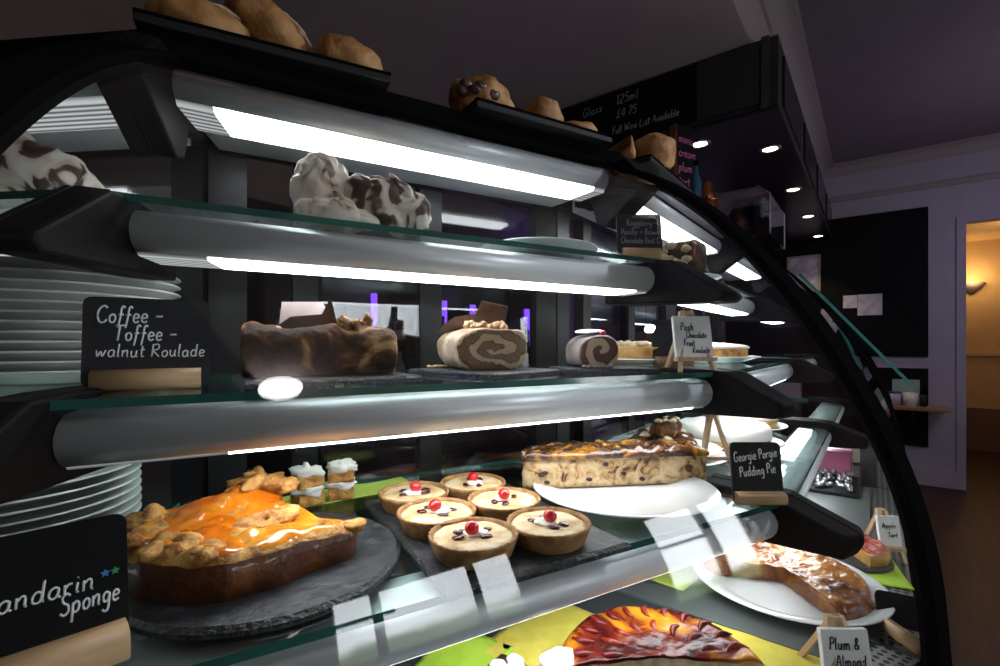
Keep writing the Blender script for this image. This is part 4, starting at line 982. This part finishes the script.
# ------------------------------------------------------------------ the room (axes e along the angled case, n away from us)
CE, SE = math.cos(A_R), math.sin(A_R)
def EN(e, n, z): return (e * CE - n * SE, e * SE + n * CE, z)
def rbox(name, e0, e1, n0, n1, z0, z1, m, parent=None, bevel=0):
    """box aligned with the room"""
    mb = MB(); mb.box((0, 0, 0), (e1 - e0, n1 - n0, z1 - z0))
    o = mb.build(name, M[m], parent, bevel); o.location = EN((e0 + e1) / 2, (n0 + n1) / 2, (z0 + z1) / 2); o.rotation_euler.z = A_R
    return o
FL = -.24; FW = 6.60; CH = 3.20; CL = 2.75; DL = 2.39
struct(rbox('floor', -4, 10, -2.9, 4.4, FL - .1, FL, 'floor'))
struct(rbox('ceiling', -4, 10, -2.9, 4.4, CH, CH + .1, 'ceiling'))
struct(rbox('ceiling_lower', -4, FW, .50, 4.4, CL, CH, 'ceilbrown'))
struct(rbox('ceiling_beam', -.2, 1.7, -2.8, .50, CL + .02, CH, 'ceilbrown'))
# far wall with its doorway
sc_ = FW / 6.003
nb = lambda v: v * sc_
zb = lambda v: 1.2 + (v - 1.2) * sc_
D0, D1, DT = -2.0, nb(-.639), zb(2.313)
struct(rbox('wall_far', FW, FW + .15, D1, 4.4, FL, CH, 'wallgrey'))
struct(rbox('wall_far_lintel', FW, FW + .15, D0, D1, DT, CH, 'wallgrey'))
struct(rbox('wall_far_right', FW, FW + .15, -2.9, D0, FL, CH, 'wallgrey'))
struct(rbox('wall_back', -4, 3.3, 2.55, 2.70, FL, CL, 'wallbrown'))
struct(rbox('wall_back_bar', 3.3, FW, 2.55, 2.70, FL, CL, 'purplelitwall'))
struct(rbox('wall_left', -4.1, -4, -2.9, 4.4, FL, CH, 'wallbrown'))
struct(rbox('wall_hall', 9.2, 9.3, -2.9, 1, FL, CH, 'orange'))
struct(rbox('wall_hall_side', FW + .15, 9.2, .4, .5, FL, CH, 'orange'))
struct(rbox('wall_hall_right', FW + .15, 9.2, -2.9, -2.8, FL, CH, 'orange'))
struct(rbox('ceiling_hall', FW + .15, 9.2, -2.8, .4, 2.62, 2.7, 'orange'))
struct(rbox('trim_dado', 9.17, 9.2, -2.8, .4, 1.05, 1.10, 'orange'))
struct(rbox('baseboard_hall', 9.16, 9.2, -2.8, .4, FL, FL + .58, 'wooddark'))
struct(rbox('baseboard_far', FW - .025, FW, D1, 2.5, FL, FL + .16, 'wallgrey'))
struct(rbox('trim_door', FW - .02, FW + .17, D1 - .02, D1 + .05, FL, DT + .05, 'wallgrey'))
# coving
def coving(name, a, b, out, z, d=.10):
    """stepped and curved moulding from a to b; out points into the room"""
    pr = [(0, 0), (0, -d), (.02, -d), (.03, -d * .86)] + [(.03 + (d - .01) * (1 - math.cos(t)), -d * .86 + (d * .70) * math.sin(t)) for t in [PI / 2 * k / 6 for k in range(7)]] + [(d + .02, -.012), (d + .05, -.012), (d + .05, 0)]
    mb = MB(); n = len(pr); A, B, O = Vector(a), Vector(b), Vector(out)
    vs = [(A.x + O.x * p, A.y + O.y * p, z + q) for p, q in pr] + [(B.x + O.x * p, B.y + O.y * p, z + q) for p, q in pr]
    mb.add(vs, [(i, (i + 1) % n, n + (i + 1) % n, n + i) for i in range(n)] + [tuple(range(n))[::-1], tuple(range(n, 2 * n))])
    return struct(mb.build(name, M['coving']))
coving('trim_1', EN(1.7, .50, 0), EN(FW, .50, 0), EN(0, -1, 0), CH)
coving('trim_2', EN(FW, -2.9, 0), EN(FW, .50, 0), EN(-1, 0, 0), CH)
struct(rbox('trim_3', FW - .02, FW, -2.9, 2.5, zb(2.66), zb(2.71), 'coving'))

# bulkhead with the menu board
B0, BN = 2.731, .375
bh = thing('bulkhead', 'black bar bulkhead hanging from the ceiling with glossy underside', 'bulkhead', EN(B0, BN, DL), A_R)
MB().box(((FW - B0) / 2 - .035, 1.05, (CL - DL) / 2 + .004), (FW - B0 - .08, 2.1, CL - DL - .012)).build('bulkhead_box', M['bulk'], bh)
MB().box(((FW - B0) / 2 - .035, 1.05, -.004), (FW - B0 - .08, 2.1, .012)).build('soffit_panel', M['soffit'], bh)
MB().box((-.008, .055, .18), (.014, .035, .36)).build('corner_trim', M['bulk2'], bh)
for k in range(4): MB().box((.5 + .95 * k, -.006, .18), (.72, .012, .26)).build('side_panel', M['soffit'], bh)
mn = thing('menu_board', 'black chalk menu board on the bulkhead listing glass 125ml wine', 'menu board', EN(B0 - .002, .78, DL + .03), A_R - PI / 2)
MB().box((-.55, -.009, .155), (1.1, .014, .31)).build('board', M['chalkdark'], mn)
yb = -.0175
for txt, x, z, h, w in (('Glass', -.67, .215, .052, .135), ('125ml', -.445, .228, .055, .14), ('£4.75', -.445, .145, .05, .13), ('Full Wine List Available', -.47, .055, .045, .40), ('17', -.80, .12, .05, None)):
    mb = MB(); write(mb, txt, x, z, h, yb, width=w, pen=.0026); mb.build('chalk_writing', M['greyink'], mn)
MB().box((-.008, .232, .185), (.014, .30, .31)).build('plain_panel', M['bulk'], bh)
# downlights
proto = None
for e, n, w in ((2.941, .803, 'nearest the menu board'), (3.274, .491, 'first of the edge row, nearest us'), (4.236, .482, 'second of the edge row'), (5.20, .473, 'third of the edge row'), (6.21, .474, 'last of the edge row, by the far wall')):
    lb = f'small recessed downlight in the bulkhead underside, {w}'
    if proto is None:
        proto = q = thing('downlight', lb, 'downlight', EN(e, n, DL - .012), 0, 'downlights under the bar bulkhead')
        MB().lathe([(.040, .002), (.058, .002), (.058, -.004), (.052, -.007), (.040, -.003), (.040, .002)], n=32).build('bezel', M['steel'], q)
        MB().lathe([(0, -.001), (.041, -.001), (.041, .004), (0, .004)], n=32).build('lens', M['down'], q)
    else: q = copy_tree(proto); q['label'] = lb
    q.location = EN(e, n, DL - .012)
    L = bpy.data.lights.new('downlight_beam', 'SPOT'); L.energy = 14; L.color = (1, .78, .5); L.spot_size = 1.6; L.spot_blend = .6; L.shadow_soft_size = .04
    lo = bpy.data.objects.new('downlight_beam', L); COL.objects.link(lo); lo.location = EN(e, n, DL - .03)
# things on the far wall
def wall_item(name, label, cat, n0, n1, z0, z1, m, th=.02, group=None):
    o = rbox(name, FW - th - .003, FW - .003, nb(n0), nb(n1), zb(z0), zb(z1), m); return tag(o, label, cat, group)
wall_item('blackboard', 'large black board covering the far wall left of the doorway', 'board', -.402, 1.35, 1.088, 2.491, 'chalkdark', .02)
wall_item('blackboard', 'lower black board on the far wall beneath the wooden ledge', 'board', -.402, .6, .246, .98, 'chalkdark', .02)
for nm, n0, n1, z0, z1, lb in (('notice', .131, .245, 1.571, 1.699, 'small pinkish notice pinned on the black board'), ('notice', -.066, .128, 1.494, 1.702, 'larger pale notice pinned right of the small one')):
    o = rbox(nm, FW - .03, FW - .0245, nb(n0), nb(n1), zb(z0), zb(z1), 'paper'); tag(o, lb, 'notice')
pc = thing('framed_picture', 'pale framed picture on the far black board behind the arch', 'picture', EN(FW - .025, nb(.585), zb(1.95)), A_R - PI / 2)
MB().box((0, -.008, 0), (.30, .012, .38)).build('print', M['picture'], pc)
mb = MB()
for s in (-1, 1): mb.box((s * .155, -.012, 0), (.022, .022, .42)); mb.box((0, -.012, s * .20), (.33, .022, .022))
mb.build('frame', M['coving'], pc)
ld = thing('wooden_ledge', 'wooden ledge shelf on the far wall left of the doorway', 'shelf', EN(FW - .022, nb(-.10), zb(.62)), A_R - PI / 2)
MB().box((-.20, -.14, 0), (1.35, .27, .035)).build('ledge_board', M['ledge'], ld, bevel=.006)
for s in (-.6, .2): MB().box((s, -.10, -.07), (.03, .18, .10)).build('ledge_bracket', M['blackmatt'], ld)
def pot(name, label, cat, n, m, r, h, de=.13):
    t = thing(name, label, cat, EN(FW - .022 - de, nb(n), zb(.62) + .018)); MB().lathe([(0, 0), (r * .85, 0), (r, h), (r * .9, h), (r * .8, h * .2), (0, h * .15)], n=24).build('pot_body', M[m], t); return t
c = pot('mug', 'white mug on the wooden ledge at the far wall', 'mug', -.27, 'china', .065, .13); mb = MB(); mb.tube([(.06, 0, .03), (.10, 0, .04), (.10, 0, .09), (.06, 0, .10)], .008, 8); mb.build('mug_handle', M['china'], c)
c = pot('jar', 'lilac jar beside the mug on the wooden ledge', 'jar', -.15, 'lilac', .06, .12); MB().lathe([(.058, .12), (.062, .125), (.062, .14), (0, .14)], n=24).build('jar_lid', M['bluecap'], c)
c = pot('sauce_bottle', 'dark sauce bottle at the right end of the ledge', 'bottle', -.36, 'twig', .03, .12); MB().lathe([(.026, .12), (.012, .15), (.012, .18), (0, .18)], n=16).build('bottle_neck', M['black'], c)
t = thing('mint_card', 'pale green card propped at the wall behind the mug', 'card', EN(FW - .05, nb(-.24), zb(.62) + .018), A_R - PI / 2)
MB().box((0, 0, .13), (.22, .006, .26)).build('card', M['leaf'], t)
# hall sconce
sc2 = thing('wall_sconce', 'warm glowing wall sconce in the orange hall beyond the doorway', 'wall lamp', EN(9.19, -1.06, 1.95))
MB().lathe([(.02, -.05), (.10, .03), (.14, .10), (.13, .10), (.09, .04), (0, -.03)], n=28).build('sconce_bowl', M['coving'], sc2)
MB().blob((0, 0, .07), (.06, .06, .05), 0, 1, 0, 16, 10).build('bulb', M['sconce'], sc2)
for e, n, z, en in ((8.95, -1.06, 2.12, 8), (7.9, -1.3, 2.35, 5)):
    L = bpy.data.lights.new('hall_lamp', 'POINT'); L.energy = en; L.color = (1, .62, .27); L.shadow_soft_size = .12
    lo = bpy.data.objects.new('hall_lamp', L); COL.objects.link(lo); lo.location = EN(e, n, z)

# back bar: shelves with bottles lit purple
bb = thing('back_bar', 'dark back bar shelving behind the case lit with purple strips', 'shelf unit', EN(2.55, 2.545, FL), A_R)
MB().box((0, -.20, .57), (2.9, .40, 1.14)).build('bar_cupboard', M['soffit'], bb)
MB().box((0, -.22, 1.16), (2.95, .46, .04)).build('bar_top', M['black'], bb)
for z in (1.42, 1.92): MB().box((0, -.12, z), (2.9, .24, .025)).build('bar_shelf', M['black'], bb)
for x in (-1.45, -.45, .5, 1.45): MB().box((x, -.13, 1.6), (.03, .26, .86)).build('upright', M['black'], bb)
MB().box((0, -.004, 1.65), (2.95, .006, 1.1)).build('glow_cover_panel', M['soffit'], bb)  # dark sheet added to hide the neon glow on the wall
for x, z in ((.05, 1.215), (1.0, 1.215)): MB().box((x, -.02, z), (.6, .02, .05)).build('neon_strip', M['neon'], bb)
for k, (x, z, w, h) in enumerate(((-.62, 1.62, .035, .30), (-.30, 1.60, .05, .34), (.02, 1.62, .035, .30), (.34, 1.60, .05, .32), (.72, 1.62, .06, .30), (1.1, 1.6, .06, .34))): MB().box((x, -.02, z), (w, .02, h)).build('neon_panel', M['neon'], bb)
protos = {}
wh = ['left end', 'left', 'middle left', 'middle', 'middle right', 'right', 'far right', 'right end']
kinds = ['gbottle', 'abottle', 'cbottle']
for row, z in enumerate((1.18, 1.4325)):
    for k in range(14):
        kd = kinds[(k * 5 + row * 2) % 3]; x = -1.3 + .195 * k + (.04 if k % 2 else 0); hh = .9 + .2 * ((k * 7) % 5) / 5
        nmk = {'gbottle': 'green', 'abottle': 'amber', 'cbottle': 'clear'}[kd]
        lb = f'{nmk} bottle, number {k + 1} from the left on the {"lower" if row == 0 else "upper"} back bar shelf'
        if kd not in protos:
            q = thing('bottle', lb, 'bottle', (0, 0, 0), 0, 'bottles on the back bar')
            MB().lathe([(0, 0), (.034, 0), (.036, .008), (.036, .13), (.013, .165), (.013, .215), (0, .215)], n=18).build('bottle_glass', M[kd], q)
            MB().lathe([(.0365, .04), (.0365, .10)], n=18).build('paper_label', M['label'], q); protos[kd] = q
        else: q = copy_tree(protos[kd]); q['label'] = lb
        q.location = EN(2.55 + x, 2.545 - .15, FL + z); q.scale = (1, 1, hh)

# wall behind us with the two windows, and the lamp that shines back from the glass
WB = -2.62
w1 = (-.56, .64, .96, 1.69); w2 = (1.48, 2.20, .52, 1.58)
def wallpiece(i, e0, e1, z0, z1): struct(rbox('wall_behind' if i == 0 else f'wall_behind_{i}', e0, e1, WB - .15, WB, z0, z1, 'wallbrown'))
wallpiece(0, -4, w1[0], FL, CH); wallpiece(1, w1[1], w2[0], FL, CH); wallpiece(2, w2[1], 10, FL, CH)
wallpiece(3, w1[0], w1[1], FL, w1[2]); wallpiece(4, w1[0], w1[1], w1[3], CH); wallpiece(5, w2[0], w2[1], FL, w2[2]); wallpiece(6, w2[0], w2[1], w2[3], CH)
for i, (e0, e1, z0, z1) in enumerate((w1, w2)):
    wn = struct(rbox(f'window_{i + 1}', e0, e1, WB - .09, WB - .07, z0, z1, 'daylight'))
    # local z of the pane: sky above, lawn below
    wn.location = EN((e0 + e1) / 2, WB - .08, z0); 
    for v in wn.data.vertices: v.co.z += (z1 - z0) / 2
    mb = MB(); w = e1 - e0; h = z1 - z0
    for s in (-1, 1): mb.box((s * (w / 2 - .025), .03, h / 2), (.05, .05, h)); mb.box((0, .03, h / 2 + s * (h / 2 - .025)), (w, .05, .05))
    for x in ((-w / 2 + .30, w / 2 - .30) if i == 0 else (-w / 2 + .42,)): mb.box((x, .03, h / 2), (.055, .05, h))
    mb.box((-w / 2 + .2, .03, h * .62), (.4, .045, .04))
    mb.build('window_frame', M['coving'], wn)
cl = thing('ceiling_lamp', 'round white ceiling lamp behind the viewer', 'ceiling lamp', EN(-.12, -.82, CH))
MB().lathe([(0, 0), (.07, 0), (.07, -.02), (0, -.02)], n=24).build('ceiling_rose', M['coving'], cl)
MB().tube([(0, 0, -.02), (0, 0, -.51)], .006, 8).build('stem', M['steel'], cl)
MB().lathe([(0, -.50), (.085, -.51), (.09, -.525), (.085, -.54), (0, -.545)], n=36).build('lamp_disc', M['bright'], cl)

L = bpy.data.lights.new('front_fill_spot', 'SPOT'); L.energy = 95; L.color = (.86, .92, 1); L.spot_size = .75; L.spot_blend = .7; L.shadow_soft_size = .03  # added fill from the right, brightens the tube fronts; no fixture
lo = bpy.data.objects.new('front_fill_spot', L); COL.objects.link(lo); lo.location = EN(2.1, -1.3, 2.9)
lo.rotation_euler = (Vector((.55, .62, 1.1)) - Vector(lo.location)).to_track_quat('-Z', 'Y').to_euler()
# added fill without fixtures: lilac toward the far wall, purple by the back bar
for loc, en, sz, colr in ((EN(4.9, -1.3, 2.0), 20, .5, (.84, .78, 1)), (EN(3.6, 1.9, 1.9), 5, .4, (.35, .2, 1))):
    L = bpy.data.lights.new('wash_fill', 'POINT'); L.energy = en; L.color = colr; L.shadow_soft_size = sz
    lo = bpy.data.objects.new('wash_fill', L); COL.objects.link(lo); lo.location = loc

# ------------------------------------------------------------------ world, camera, view
wd = bpy.data.worlds.new('room'); SC.world = wd; wd.use_nodes = True
wd.node_tree.nodes['Background'].inputs[0].default_value = (.05, .045, .06, 1); wd.node_tree.nodes['Background'].inputs[1].default_value = .2
cam = bpy.data.cameras.new('camera'); co = bpy.data.objects.new('camera', cam); COL.objects.link(co); SC.camera = co
cam.sensor_width = 36; cam.lens = 480 / 1000 * 36; cam.shift_y = 12 / 1000; cam.clip_start = .01
co.location = (0, 0, 1.2); co.rotation_euler = (PI / 2, 0, math.atan2(845, 480) - PI / 2)
SC.view_settings.view_transform = 'Standard'; SC.view_settings.look = 'None'; SC.view_settings.gamma = 1; SC.view_settings.exposure = 0
SC.view_settings.use_curve_mapping = False
SC.cycles.transparent_max_bounces = 40; SC.cycles.max_bounces = 10; SC.cycles.use_denoising = True
SC.cycles.sample_clamp_indirect = 6
for o in list(COL.objects):
    if o.parent is None: o.location.z += UP
